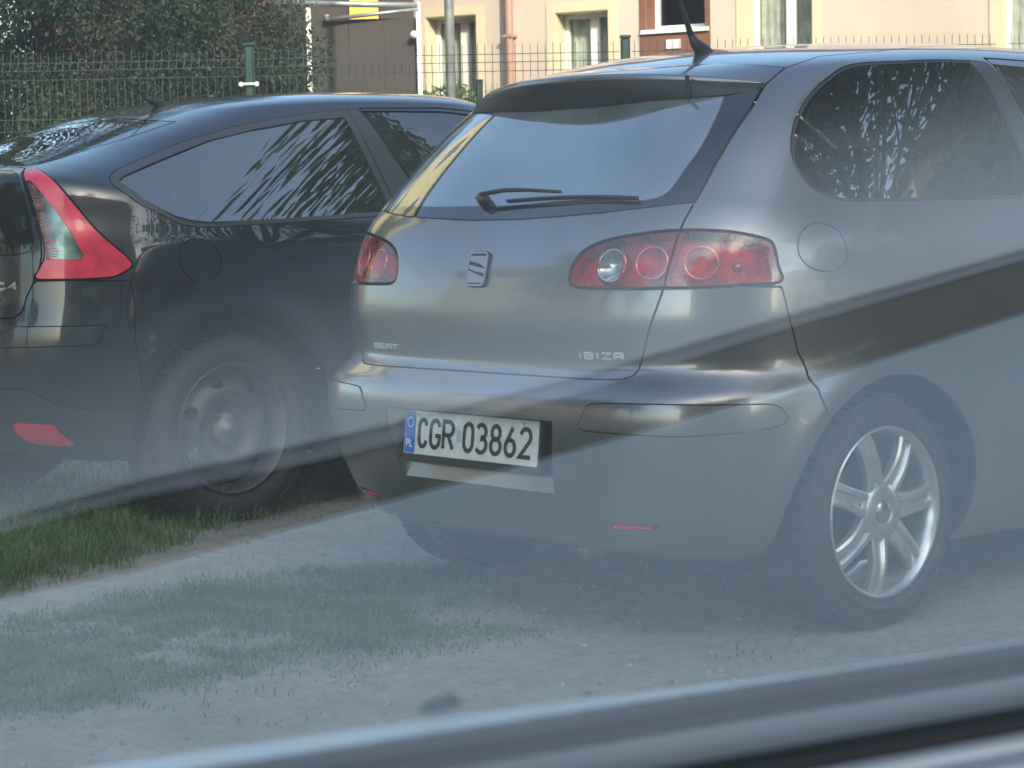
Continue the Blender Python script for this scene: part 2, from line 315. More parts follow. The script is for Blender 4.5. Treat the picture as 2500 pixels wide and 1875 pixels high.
TI = {
 'lamp_R': [(0.3472, 0.7807), (0.3532, 0.8014), (0.3723, 0.8223), (0.406, 0.8385), (0.463, 0.8526), (0.5369, 0.8629), (0.6006, 0.8706), (0.6535, 0.8746), (0.7214, 0.8766), (0.7868, 0.8753), (0.8434, 0.8689), (0.8878, 0.8598), (0.9048, 0.8432), (0.9203, 0.8008), (0.9299, 0.768), (0.8279, 0.7627), (0.7222, 0.7586), (0.6308, 0.7578), (0.5287, 0.7568), (0.3978, 0.7576), (0.3616, 0.7613), (0.3476, 0.7705), (0.3472, 0.7807)],
 'hatch_R': [(0.6718, 0.9426), (0.6535, 0.8746), (0.6308, 0.7578), (0.6175, 0.7255), (0.6012, 0.6918), (0.5911, 0.6687), (0.578, 0.6339), (0.5655, 0.6023), (0.5535, 0.5719), (0.5421, 0.5538), (0.5155, 0.5417), (0.4653, 0.5381)],
 'hatch_B': [(0.4653, 0.5381), (0.4241, 0.5391), (0.2444, 0.5402), (-0.0034, 0.5408), (-0.2263, 0.5438), (-0.3719, 0.5458), (-0.4271, 0.5481), (-0.471, 0.5606), (-0.5034, 0.5821), (-0.519, 0.6108), (-0.5249, 0.6575), (-0.5222, 0.705), (-0.5318, 0.7421), (-0.5403, 0.7557)],
 'glass_B': [(-0.4835, 0.9195), (-0.32, 0.9071), (-0.1672, 0.8999), (-0.0182, 0.8959), (0.1036, 0.8969), (0.2664, 0.9033), (0.4148, 0.912), (0.5445, 0.9255), (0.6675, 0.9436)],
 'hatch_RU': [(0.7758, 1.3488), (0.7628, 1.296), (0.7532, 1.2532), (0.724, 1.1703), (0.7002, 1.0741), (0.6841, 0.9924), (0.6698, 0.945), (0.6625, 0.9087), (0.6544, 0.8755)],
 'spoiler_T_x': [(-0.194, 0.426, 1.372), (-0.148, 0.448, 1.393), (-0.136, 0.404, 1.41), (-0.148, 0.293, 1.42), (-0.139, 0.167, 1.431), (-0.142, 0.034, 1.432), (-0.151, -0.101, 1.428), (-0.156, -0.228, 1.421), (-0.149, -0.34, 1.414), (-0.138, -0.416, 1.406), (-0.132, -0.468, 1.396), (-0.129, -0.509, 1.383), (-0.125, -0.539, 1.371)],
 'spoiler_B_x': [(-0.208, 0.409, 1.367), (-0.246, 0.361, 1.35), (-0.287, 0.146, 1.334), (-0.293, -0.099, 1.329), (-0.275, -0.281, 1.337), (-0.25, -0.392, 1.341), (-0.211, -0.481, 1.343), (-0.148, -0.542, 1.356), (-0.125, -0.539, 1.371)],
 'spoiler_B': [(-0.5633, 1.3483), (-0.4847, 1.3225), (-0.1919, 1.2983), (0.1297, 1.2901), (0.372, 1.3034), (0.5227, 1.3084), (0.6522, 1.3121), (0.7642, 1.3303), (0.7749, 1.352)],
 'roofseam': [(0.0035, 1.5216), (0.2695, 1.498), (0.4363, 1.4887), (0.5494, 1.4781), (0.6573, 1.4574), (0.7575, 1.4364), (0.8291, 1.4165)],
 'ditch2': [(0.8291, 1.4165), (0.965, 1.4779), (1.282, 1.4937), (1.7698, 1.5634)],
 'qwin_x': [(0.64, -0.782, 1.078), (-0.113, -0.764, 1.084), (-0.176, -0.739, 1.107), (-0.194, -0.711, 1.147), (-0.189, -0.687, 1.188), (-0.168, -0.668, 1.228), (-0.129, -0.65, 1.275), (-0.065, -0.634, 1.328), (0.017, -0.627, 1.376), (0.122, -0.625, 1.415), (0.259, -0.607, 1.447), (0.455, -0.571, 1.474), (0.679, -0.543, 1.49)],
 'qwin': [(1.9315, 1.0345), (1.0886, 0.9938), (1.0027, 1.0148), (0.9512, 1.0602), (0.923, 1.1088), (0.9129, 1.1601), (0.9174, 1.2213), (0.9449, 1.2924), (1.0044, 1.3553), (1.1076, 1.4041), (1.2591, 1.4522), (1.5063, 1.4979), (1.8413, 1.5311)],
 'pil1_x': [(0.627, -0.589, 1.476), (0.584, -0.695, 1.344), (0.636, -0.724, 1.257), (0.661, -0.745, 1.194), (0.67, -0.762, 1.141)],
 'pil2_x': [(0.739, -0.585, 1.48), (0.75, -0.707, 1.309)],
 'flap': [(0.9705, 0.8453), (0.9728, 0.8795), (1.0009, 0.9069), (1.0373, 0.9115), (1.085, 0.8984), (1.1158, 0.8681), (1.1281, 0.8381), (1.1245, 0.8145), (1.0949, 0.7945), (1.0502, 0.7908), (1.0062, 0.8027), (0.9798, 0.8239), (0.9705, 0.8453)],
 'bseam': [(0.9108, 0.8435), (0.9316, 0.7571), (0.9462, 0.7199), (0.9638, 0.6544), (0.973, 0.6027), (1.0128, 0.5311), (1.0532, 0.4966)],
 'rub_R': [(0.4124, 0.4104), (0.4239, 0.4282), (0.4373, 0.4522), (0.4652, 0.4641), (0.621, 0.4696), (0.8465, 0.4665), (0.9082, 0.465), (0.9412, 0.4575), (0.9691, 0.4306), (0.949, 0.412), (0.8784, 0.4014), (0.79, 0.3961), (0.6795, 0.3912), (0.5622, 0.3932), (0.4601, 0.3945), (0.4231, 0.3969), (0.4124, 0.4104)],
 'recess': [(-0.3345, 0.4098), (-0.3225, 0.4221), (-0.2378, 0.4081), (0.3199, 0.4182), (0.2715, 0.2187), (-0.3228, 0.2272), (-0.3345, 0.4098)],
 'circ': [(0.4724, 0.8028), (0.5893, 0.809), (0.7199, 0.8102), (0.819, 0.8056)],
 'badge': [(-0.0639, 0.8281), (0.0505, 0.8304), (0.0787, 0.7509), (-0.0366, 0.7518)],
 'badgec': [(0.0113, 0.7904)],
 'seat': [(-0.473, 0.6164), (-0.3259, 0.6168), (-0.3344, 0.5982), (-0.4786, 0.6006)],
 'ibiza': [(0.376, 0.6219), (0.5195, 0.6209), (0.5172, 0.6031), (0.3713, 0.6044)],
 'clear': [(0.6476, 1.3091), (0.6499, 1.2422), (0.637, 1.1231), (0.612, 1.0441), (0.5956, 0.9891), (0.5677, 0.9564), (0.5018, 0.943)],
 'wiper': [(-0.0744, 0.953), (-0.0485, 0.9607), (0.0748, 0.9664), (0.2457, 0.9656), (0.4058, 0.9581), (0.4997, 0.9478)],
 'nozzle': [(0.5274, 1.3116), (0.5542, 1.2576)],
 'ant_x': [(0.02, -0.162, 1.474)],
 'refl': [(0.4678, 0.1574), (0.6154, 0.1643), (0.6086, 0.1528), (0.4811, 0.145)],
 'lamp_gap': [(0.6535, 0.8746), (0.6292, 0.7578)],
 'crease': [(-0.5297, 0.6629), (-0.1697, 0.6767), (0.1734, 0.6821), (0.4686, 0.6827), (0.5893, 0.6805), (0.6002, 0.6758), (0.8558, 0.6645)],
}
TC = {
 'hglass_top': [(-0.1292, 1.5452), (0.3118, 1.5287), (0.6486, 1.4956), (0.8091, 1.4597)],
 'hglass_side': [(0.8091, 1.4597), (0.7215, 1.3548), (0.6188, 1.2344), (0.5915, 1.1608), (0.5806, 1.0357)],
 'win_out_x': [(0.639, -0.637, 1.388), (0.554, -0.639, 1.381), (0.349, -0.644, 1.355), (0.156, -0.642, 1.321), (-0.032, -0.642, 1.273), (-0.23, -0.665, 1.211), (-0.335, -0.69, 1.176), (-0.38, -0.719, 1.15), (-0.384, -0.752, 1.123), (-0.32, -0.798, 1.066), (-0.249, -0.821, 1.028), (-0.197, -0.834, 1.0), (-0.133, -0.844, 0.986), (-0.046, -0.85, 0.985), (0.187, -0.851, 0.993), (0.64, -0.83, 1.011)],
 'win_in_x': [(0.631, -0.659, 1.359), (0.435, -0.662, 1.344), (0.235, -0.666, 1.313), (0.044, -0.666, 1.273), (-0.156, -0.688, 1.21), (-0.332, -0.726, 1.153), (-0.355, -0.741, 1.138), (-0.302, -0.797, 1.081), (-0.209, -0.827, 1.027), (-0.153, -0.836, 1.011), (-0.086, -0.843, 1.004), (0.191, -0.846, 1.008), (0.68, -0.821, 1.027), (0.7, -0.797, 1.073), (0.631, -0.659, 1.359)],
 'pil_R_x': [(0.701, -0.638, 1.389), (0.724, -0.686, 1.318), (0.822, -0.761, 1.151)],
 'dwin_x': [(1.306, -0.626, 1.387), (0.734, -0.648, 1.377), (0.762, -0.69, 1.31), (0.832, -0.756, 1.163)],
 'lamp': [(0.5851, 0.9608), (0.56, 1.0148), (0.5811, 1.0238), (0.6452, 0.9917), (0.7383, 0.9175), (0.8044, 0.8684), (0.8675, 0.8154), (0.9211, 0.7768), (0.9655, 0.746), (0.9912, 0.7203), (0.9874, 0.7071), (0.9508, 0.6873), (0.9149, 0.6776), (0.8164, 0.6732), (0.6769, 0.6728), (0.6848, 0.6919), (0.7041, 0.7214), (0.7076, 0.7391), (0.7021, 0.7742), (0.6745, 0.832), (0.643, 0.8795), (0.6164, 0.9171), (0.5851, 0.9608)],
 'lamp_clear': [(0.614, 0.9249), (0.6269, 0.9306), (0.7324, 0.8579), (0.7909, 0.8017), (0.8374, 0.7361), (0.8164, 0.7265), (0.7154, 0.7263), (0.7111, 0.7509), (0.6976, 0.78), (0.6647, 0.8431), (0.614, 0.9249)],
 'flap': [(1.1526, 0.7514), (1.1603, 0.7771), (1.1878, 0.8005), (1.2205, 0.8045), (1.2624, 0.8005), (1.2969, 0.7708), (1.3108, 0.7321), (1.2995, 0.6935), (1.2695, 0.6672), (1.228, 0.6605), (1.1875, 0.6794), (1.164, 0.7084), (1.1526, 0.7514)],
 'rub': [(0.5456, 0.5142), (0.6023, 0.5258), (0.6239, 0.5331), (0.9126, 0.5325), (0.8815, 0.4699), (0.5469, 0.4604)],
 'lowseam': [(0.5337, 0.3205), (0.6362, 0.3235), (0.7018, 0.2919), (0.7626, 0.2619), (1.0117, 0.2372)],
 'fog': [(0.5522, 0.1992), (0.5708, 0.208), (0.7128, 0.2042), (0.7565, 0.1364), (0.7564, 0.1182), (0.6446, 0.1164), (0.5828, 0.1348), (0.5534, 0.1704), (0.5522, 0.1992)],
 'hseam': [(0.6769, 0.6728), (0.645, 0.6246), (0.6362, 0.5784)],
 'vglass': [(0.3758, 1.0391), (0.4777, 1.0237), (0.5851, 0.9608)],
 'ant_x': [(0.19, -0.104, 1.416)],
 'badge': [(0.5303, 0.6641), (0.6136, 0.6647), (0.6141, 0.6403), (0.5309, 0.6397)],
}
# ------------------------------------------------------------------ body panels
def vnormals(V, T):
    n = np.cross(V[T[:, 1]]-V[T[:, 0]], V[T[:, 2]]-V[T[:, 0]]); N = np.zeros_like(V)
    for k in range(3): np.add.at(N, T[:, k], n)
    return N/(np.linalg.norm(N, axis=1)[:, None]+1e-15)
def mirror_join(h):
    V, at, T = h
    c = np.abs(V[:, 1]) < 1e-6; idx = np.arange(len(V)); mv = V*np.array([1, -1, 1]); new = len(V)+np.cumsum(~c)-1
    mp = np.where(c, idx, new)
    return np.concatenate([V, mv[~c]]), np.concatenate([at, at[~c]]), np.concatenate([T, mp[T][:, ::-1]])
def mirrored(h): return h[0]*np.array([1, -1, 1]), h[1], h[2][:, ::-1]
def panel(name, h, m, parent, skirt=.018, lift=0.):
    """one sheet-metal, glass or plastic panel with its edges turned inwards, so the shut lines have depth"""
    V, at, T = h
    if len(T) == 0: return None
    N = vnormals(V, T); V = V+N*lift
    e = np.concatenate([T[:, [0, 1]], T[:, [1, 2]], T[:, [2, 0]]]); es = np.sort(e, 1)
    u, inv, cnt = np.unique(es, axis=0, return_inverse=True, return_counts=True)
    be = e[cnt[inv.ravel()] == 1]
    if skirt and len(be):
        bv, bi = np.unique(be, return_inverse=True); bi = bi.reshape(-1, 2); n0 = len(V); k = len(bv)
        top = V[bv]; bot = V[bv]-N[bv]*skirt
        a, b = n0+bi[:, 0], n0+bi[:, 1]
        S = np.concatenate([np.stack([b, a, a+k], -1), np.stack([b, a+k, b+k], -1)])
        V = np.concatenate([V, top, bot]); T = np.concatenate([T, S])
    return obj(name, (V, T.astype(np.int32)), m, parent, smooth=True)
def fair_glass(h, axis, deg=2, sym=False):
    """replace one coordinate by a low-order polynomial of the other two: real glass bends evenly"""
    V, at, T = h; o = [k for k in (0, 1, 2) if k != axis]; a, b = V[:, o[0]], V[:, o[1]]; ca, cb = a.mean()*(0 if sym else 1), b.mean(); a, b = a-ca, b-cb
    cols = [a**i*b**j for i in range(deg+1) for j in range(deg+1-i) if not (sym and i % 2)]
    A_ = np.stack(cols, -1); c, *_ = np.linalg.lstsq(A_, V[:, axis], rcond=None); V = V.copy(); V[:, axis] = A_@c
    return V, at, T
def cut(h, f_of, g=.0022):
    f = f_of(h)
    return clip(*h, f+g)[0], clip(*h, f-g)[1]
def inpoly(poly): return lambda h: sdpoly(h[1], poly)
def inxz(poly, ymax=-.35): return lambda h: np.where(h[0][:, 1] < ymax, sdpoly(h[0][:, [0, 2]], poly), 9.)
class Skin:
    """half body surface with lookup by (a, zeta)"""
    def __init__(s, rows, xm, ds, post=None, fair=(9., 9.)):
        s.P, s.A, s.zi, s.kn = car_grid(rows, xm, ds=ds, da=ds, post=post, fair=fair)
        s.half = grid_mesh(s.P, s.A, s.zi)
    def at(s, a, z):
        sg = -1 if a < 0 else 1; a = abs(a)
        j = min(max(int(np.searchsorted(s.A[0], a))-1, 0), s.A.shape[1]-2); i = min(max(int(np.searchsorted(s.zi, z))-1, 0), len(s.zi)-2)
        u = (a-s.A[0, j])/(s.A[0, j+1]-s.A[0, j]); v = (z-s.zi[i])/(s.zi[i+1]-s.zi[i]); P = s.P
        p = P[i, j]*(1-u)*(1-v)+P[i, j+1]*u*(1-v)+P[i+1, j]*(1-u)*v+P[i+1, j+1]*u*v
        du = (P[i, j+1]-P[i, j])*(1-v)+(P[i+1, j+1]-P[i+1, j])*v; dv = (P[i+1, j]-P[i, j])*(1-u)+(P[i+1, j+1]-P[i, j+1])*u
        n = np.cross(du, dv); n /= np.linalg.norm(n)
        if sg < 0: p = p*np.array([1, -1, 1]); n = n*np.array([1, -1, 1])
        return p, n
    def frame(s, a, z):
        """origin, right-hand (towards the car's right) tangent, up tangent, outward normal"""
        p, n = s.at(a, z); q, _ = s.at(a, z+.01); v = q-p; v -= n*(v@n); v /= np.linalg.norm(v); u = np.cross(v, n)
        return p, u, v, n
def ring_poly(c, ra, rz, n=28): return [(c[0]+ra*math.cos(t), c[1]+rz*math.sin(t)) for t in np.linspace(0, 2*math.pi, n, endpoint=False)]
def torus(fr, R, r, n=32, k=8, sq=1.):
    o, u, v, w = fr; V = []; F = []
    for i in range(n):
        a = 2*math.pi*i/n; d = u*math.cos(a)+v*math.sin(a)*sq
        for j in range(k):
            b = 2*math.pi*j/k; V.append(o+d*(R+r*math.cos(b))+w*r*math.sin(b))
    for i in range(n):
        for j in range(k): F.append((i*k+j, ((i+1) % n)*k+j, ((i+1) % n)*k+(j+1) % k, i*k+(j+1) % k))
    return np.array(V), F
def bowl(fr, R, depth, n=32, k=7):
    o, u, v, w = fr; V = [o-w*depth]; F = []
    for j in range(1, k+1):
        t = j/k
        for i in range(n):
            a = 2*math.pi*i/n; V.append(o+(u*math.cos(a)+v*math.sin(a))*R*t-w*depth*(1-t*t))
    for i in range(n): F.append((0, 1+i, 1+(i+1) % n))
    for j in range(k-1):
        for i in range(n): F.append((1+j*n+i, 1+(j+1)*n+i, 1+(j+1)*n+(i+1) % n, 1+j*n+(i+1) % n))
    return np.array(V), F
# ------------------------------------------------------------------ lettering made of strokes
def arc(cx, cy, rx, ry, a0, a1, n=12): return [(cx+rx*math.cos(R_(a0+(a1-a0)*i/n)), cy+ry*math.sin(R_(a0+(a1-a0)*i/n))) for i in range(n+1)]
GL = {
 'C': [arc(.5, .70, .5, .30, 15, 180)+arc(.5, .30, .5, .30, 180, 345)],
 'G': [arc(.5, .70, .5, .30, 15, 180)+arc(.5, .30, .5, .30, 180, 360)+[(1, .44), (.55, .44)]],
 'R': [[(0, 0), (0, 1), (.55, 1)]+arc(.55, .75, .45, .25, 80, -90)+[(0, .5)], [(.5, .5), (1, 0)]],
 '0': [arc(.5, .68, .5, .32, 0, 180)+arc(.5, .32, .5, .32, 180, 360)+[(1, .68)]],
 '3': [arc(.45, .75, .48, .25, 150, -80)+arc(.45, .27, .55, .27, 80, -150)],
 '8': [arc(.5, .76, .42, .24, 0, 360, 20), arc(.5, .27, .5, .27, 0, 360, 20)],
 '6': [[(.72, 1), (.08, .42)]+arc(.5, .28, .5, .28, 150, 500, 22)],
 '2': [arc(.5, .72, .47, .28, 165, -30)+[(0, 0), (1, 0)]],
 'S': [[(1, .86), (.9, 1), (.12, 1), (0, .86), (0, .64), (.1, .52), (.9, .48), (1, .36), (1, .12), (.9, 0), (.1, 0), (0, .14)]],
 'E': [[(1, 1), (0, 1), (0, 0), (1, 0)], [(0, .5), (.85, .5)]],
 'A': [[(0, 0), (0, .86), (.14, 1), (.86, 1), (1, .86), (1, 0)], [(0, .42), (1, .42)]],
 'T': [[(0, 1), (1, 1)], [(.5, 1), (.5, 0)]],
 'I': [[(.5, 1), (.5, 0)]],
 'B': [[(0, 0), (0, 1), (.85, 1), (1, .87), (1, .64), (.85, .52), (0, .52)], [(.85, .52), (1, .40), (1, .13), (.85, 0), (0, 0)]],
 'Z': [[(0, 1), (1, 1), (0, 0), (1, 0)]],
 'P': [[(0, 0), (0, 1), (.6, 1)]+arc(.6, .74, .4, .26, 80, -90)+[(0, .48)]],
 'L': [[(0, 1), (0, 0), (1, 0)]],
 '4': [[(.75, 0), (.75, 1), (0, .3), (1, .3)]],
}
def stroke(pl, wd):
    """flat ribbon with mitred joints -> list of quads (2D)"""
    P = np.array([p for i, p in enumerate(pl) if i == 0 or np.hypot(p[0]-pl[i-1][0], p[1]-pl[i-1][1]) > 1e-6], float); n = len(P)
    closed = np.hypot(*(P[0]-P[-1])) < 1e-6
    d = np.diff(P, axis=0); d /= np.linalg.norm(d, axis=1)[:, None]; nn = np.stack([-d[:, 1], d[:, 0]], -1); L = []; Rr = []
    for i in range(n):
        if i == 0: a, b = (nn[-1], nn[0]) if closed else (nn[0], nn[0])
        elif i == n-1: a, b = (nn[-1], nn[0]) if closed else (nn[-1], nn[-1])
        else: a, b = nn[i-1], nn[i]
        m = a+b; m /= np.linalg.norm(m)+1e-9; k = min(1/max(m@a, .35), 2.2)
        L.append(P[i]+m*wd/2*k); Rr.append(P[i]-m*wd/2*k)
    return L, Rr
def glyph(ch, x, y, w, h, wd, place, thick):
    """place(u,v,d) -> world point"""
    V = []; F = []
    for pl in GL[ch]:
        L, Rr = stroke([(x+wd/2+p[0]*(w-wd), y+wd/2+p[1]*(h-wd)) for p in pl], wd); n = len(L); b = len(V)
        for i in range(n): V += [place(*L[i], thick), place(*Rr[i], thick), place(*L[i], -.0004), place(*Rr[i], -.0004)]
        for i in range(n-1):
            q, r = b+i*4, b+i*4+4
            F += [(q, q+1, r+1, r), (q+1, q+3, r+3, r+1), (q+2, q, r, r+2)]
        F += [(b, b+2, b+3, b+1), (b+4*n-4, b+4*n-3, b+4*n-1, b+4*n-2)]
    return np.array(V), F
# ------------------------------------------------------------------ wheels
def tyre_mesh(R, r, wd, seed=0):
    h = wd/2; pr = [(r-.004, -h+.012), (r+.02, -h+.002), ((R+r)/2, -h-.004), (R-.03, -h+.004), (R-.008, -h+.018), (R, -h+.04), (R, h-.04), (R-.008, h-.018), (R-.03, h-.004), (R-.040, h-.0005), (R-.044, h+.003), ((R+r)/2, h+.004), (r+.030, h+.0035), (r+.027, h+.0005), (r+.02, h-.002), (r-.004, h-.012)]
    V, F = lathe(pr, 72); parts = [(V, F)]
    for k in range(64):          # tread blocks on both shoulders
        t = 2*math.pi*k/64
        for s in (-1, 1):
            c = np.array([(R-.001)*math.cos(t), s*(h-.036), (R-.001)*math.sin(t)]); rad = np.array([math.cos(t), 0, math.sin(t)]); tan = np.array([-math.sin(t), 0, math.cos(t)])
            parts.append(cbox(c, R*2*math.pi/64*.80, .040, .007, (tan, (0, 1, 0), rad)))
    return join(*parts)
def wheel_alloy(parent, loc, side, R=.295, rr=.214, wd=.185, phase=0.):
    w = empty('wheel', loc); w.parent = parent; w.rotation_euler = (0, 0, 0 if side < 0 else math.pi)
    obj('tyre', tyre_mesh(R, rr-.006, wd), M['rubber'], w, True)
    h = wd/2
    obj('rim', lathe([(rr-.045, -h+.03), (rr-.03, -h+.02), (rr-.016, 0), (rr-.022, h-.045), (rr-.014, h-.018), (rr-.006, h-.004), (rr+.001, h+.003), (rr+.003, h-.004)], 72), M['alloy'], w, True)
    obj('brake_disc', lathe([(.0, h-.085), (.128, h-.085), (.13, h-.075), (.0, h-.075)], 40), M['steel_wheel'], w, True)
    obj('hub', lathe([(.0, h-.012), (.030, h-.012), (.034, h-.008), (.040, h-.008), (.058, h-.010), (.074, h-.016), (.080, h-.030), (.0, h-.030)], 48), M['alloy'], w, True)
    obj('centre_cap', lathe([(0, h-.004), (.024, h-.005), (.0285, h-.008), (.0285, h-.012)], 32), M['lamp_silver'], w, True)
    V = []; F = []; ns = 10
    for i in range(ns):                                                # one twin-ridged spoke
        t = i/(ns-1); r0 = .066+(rr-.012-.066)*t; hw = .034-.008*math.sin(t*math.pi*.75)+.004*t; zt = h-.014+.012*math.sin(t*math.pi*.9)-.006*t
        prof = [(-hw, -.022), (-hw, -.004), (-hw*.78, .001), (-hw*.42, .001), (-hw*.22, -.009), (hw*.22, -.009), (hw*.42, .001), (hw*.78, .001), (hw, -.004), (hw, -.022)]
        for y, z in prof: V.append((y, -(zt+z), r0))
    m = 10
    for i in range(ns-1):
        for j in range(m-1): F.append((i*m+j, i*m+j+1, (i+1)*m+j+1, (i+1)*m+j))
    base = mesh_data('spoke', np.array(V), F, M['alloy'], False)
    for k in range(7):
        s = bpy.data.objects.new('spoke', base); COL.objects.link(s); s.parent = w; s.rotation_euler = (0, phase+2*math.pi*k/7, 0)
    return w
def wheel_steel(parent, loc, side, R=.317, rr=.216, wd=.195):
    w = empty('wheel', loc); w.parent = parent; w.rotation_euler = (0, 0, 0 if side < 0 else math.pi)
    obj('tyre', tyre_mesh(R, rr-.006, wd), M['rubber'], w, True); h = wd/2
    obj('rim', lathe([(rr-.05, -h+.03), (rr-.03, -h+.02), (rr-.03, h-.06), (rr-.022, h-.04), (rr-.014, h-.02), (rr-.004, h-.003), (rr+.001, h+.002), (rr+.003, h-.004)], 72), M['steel_wheel'], w, True)
    # pressed disc with seven holes near the rim
    nr, nt = 34, 196; V = []; rads = np.linspace(.052, rr-.024, nr)
    def hgt(r): return h-.052+.030*math.exp(-((r-.125)/.040)**2)-.012*max(0, (r-.165)/.03)
    for r in rads:
        for k in range(nt): t = 2*math.pi*k/nt; V.append((r*math.cos(t), -hgt(r), r*math.sin(t)))
    F = []
    for i in range(nr-1):
        for k in range(nt):
            r = (rads[i]+rads[i+1])/2; t = 2*math.pi*(k+.5)/nt; best = min(abs((t-R_(2)-2*math.pi*q/7+math.pi) % (2*math.pi)-math.pi) for q in range(7))
            if ((r-.158)/.019)**2+(best*r/.023)**2 < 1: continue
            F.append((i*nt+k, (i+1)*nt+k, (i+1)*nt+(k+1) % nt, i*nt+(k+1) % nt))
    obj('wheel_disc', (np.array(V), F), M['steel_wheel'], w, True)
    obj('hub_cap', lathe([(0, h-.026), (.012, h-.026), (.014, h-.029), (.019, h-.030), (.024, h-.034), (.027, h-.046), (.053, h-.0515)], 40), M['hub_metal'], w, True)
    nb = mesh_data('wheel_bolt', *lathe([(0, h-.030), (.008, h-.030), (.010, h-.036), (.010, h-.05)], 6), M['steel_wheel'])
    for k in range(4):
        b = bpy.data.objects.new('wheel_bolt', nb); COL.objects.link(b); b.parent = w; t = R_(45)+math.pi/2*k; b.location = (.054*math.cos(t), 0, .054*math.sin(t))
    return w
def wheel_house(parent, x, zc, Rw, y_in, y_out):
    """half-round liner over the tyre, closed on the inner side"""
    n = 28; V = []; F = []
    for k in range(n+1):
        t = R_(-12)+R_(204)*k/n; c, s_ = math.cos(t), math.sin(t)
        V += [(Rw*c, y_out, Rw*s_), (Rw*c, y_in, Rw*s_), (.05*c, y_in, .05*s_)]
    for k in range(n):
        for j in range(2): F.append((k*3+j, k*3+3+j, k*3+4+j, k*3+1+j))
    return obj('wheel_arch_liner', (np.array(V), F), M['under'], parent, True, (x, 0, zc))
def seat_row(parent, x, zs, ys, zh):
    """back seats: backrests and headrests seen through the glass"""
    for y in ys:
        s = obj('seat_backrest', join(cbox((x, y, zs+.30), .14, .46, .60, ((.96, 0, -.28), (0, 1, 0), (.28, 0, .96)))), M['seat_dark'], parent, True)
        obj('headrest', join(cbox((x-.10, y, zh), .09, .26, .17), tube([(x-.08, y-.05, zh-.16), (x-.10, y-.05, zh-.06)], .006, 6), tube([(x-.08, y+.05, zh-.16), (x-.10, y+.05, zh-.06)], .006, 6)), M['seat_dark'], s, True)
PANE_IOR = 2.5; VEIL_BLUE = (.60, .65, .61); VEIL_NEAR = (.92, .88, .78); VEIL_FAR = (.05, .05, .045)
# ================================================================== ground
def vnoise(x, y, s, seed):
    """smooth value noise"""
    r = np.random.default_rng(seed); G = r.random((64, 64)); u, v = x/s+1000, y/s+1000; i, j = np.floor(u).astype(int), np.floor(v).astype(int); fu, fv = u-i, v-j
    fu = fu*fu*(3-2*fu); fv = fv*fv*(3-2*fv); g = lambda a, b: G[a % 64, b % 64]
    return (g(i, j)*(1-fu)+g(i+1, j)*fu)*(1-fv)+(g(i, j+1)*(1-fu)+g(i+1, j+1)*fu)*fv
def ground_z(x, y):
    x = np.asarray(x, float); y = np.asarray(y, float)
    near = np.exp(-((x+.3)**2+(y-.6)**2)/400.)
    t = np.clip((y-1.05)/.55, 0, 1); t = t*t*(3-2*t)
    z = .045*t*near+.030*(vnoise(x, y, .55, 1)-.5)*near+.020*(vnoise(x, y, .19, 2)-.5)*near+.009*(vnoise(x, y, .07, 3)-.5)*near
    for wx, wy in ((0, -.72), (0, .72), (2.46, -.72), (2.46, .72)):      # tyres press the soil flat
        k = np.exp(-((x-wx)**2+(y-wy)**2)/.05); z = z*(1-k)
    for wx in (0, 2.608):
        for wy in (-.735, .735):
            k = np.exp(-((x-wx-C4_OFF[0])**2+(y-wy-C4_OFF[1])**2)/.05); z = z*(1-k)+.045*k
    return z
def stretch(c, lo, hi, step):
    core = np.arange(lo, hi, step); g = step*1.3**np.arange(1, 34); a = hi+np.cumsum(g); b = lo-np.cumsum(g)
    a = a[a < 420]; b = b[b > -420]; return np.r_[b[::-1], core, a]
gx, gy = stretch(0, -3.2, 2.2, .028), stretch(0, -2.2, 2.9, .028)
GX, GY = np.meshgrid(gx, gy, indexing='ij'); GZ = ground_z(GX, GY)
nx, ny = GX.shape; idx = (np.arange(nx-1)[:, None]*ny+np.arange(ny-1)[None]).ravel()
gm = bpy.data.materials.new('sandy_soil'); gm.use_nodes = True; nt = gm.node_tree; b = nt.nodes['Principled BSDF']; b.inputs['Roughness'].default_value = .95; b.inputs['Specular IOR Level'].default_value = .2
tc = nt.nodes.new('ShaderNodeTexCoord')
def nz(scale, detail=6, rough=.6):
    n = nt.nodes.new('ShaderNodeTexNoise'); n.inputs['Scale'].default_value = scale; n.inputs['Detail'].default_value = detail; n.inputs['Roughness'].default_value = rough
    nt.links.new(tc.outputs['Object'], n.inputs['Vector']); return n
def ramp(src, stops):
    r = nt.nodes.new('ShaderNodeValToRGB'); e = r.color_ramp.elements
    while len(e) < len(stops): e.new(.5)
    for k, (p, c) in enumerate(stops): e[k].position = p; e[k].color = (*c, 1)
    nt.links.new(src, r.inputs[0]); return r
def mixc(fac, a, bb):
    m = nt.nodes.new('ShaderNodeMix'); m.data_type = 'RGBA'; nt.links.new(fac, m.inputs[0]); nt.links.new(a, m.inputs[6]); nt.links.new(bb, m.inputs[7]); return m.outputs[2]
r1 = ramp(nz(2.4).outputs['Fac'], [(.30, (.13, .11, .082)), (.48, (.255, .23, .19)), (.70, (.35, .32, .27))])
r2 = ramp(nz(17, 8, .7).outputs['Fac'], [(.34, (.085, .07, .05)), (.50, (.25, .225, .185)), (.7, (.37, .34, .295))])
r3 = ramp(nz(1.3, 5).outputs['Fac'], [(.45, (0, 0, 0)), (.62, (1, 1, 1))])
r4 = ramp(nz(60, 4).outputs['Fac'], [(.30, (.20, .17, .13)), (.6, (.46, .43, .37))])
c12 = nt.nodes.new('ShaderNodeMix'); c12.data_type = 'RGBA'; c12.inputs[0].default_value = .5; nt.links.new(r1.outputs[0], c12.inputs[6]); nt.links.new(r2.outputs[0], c12.inputs[7])
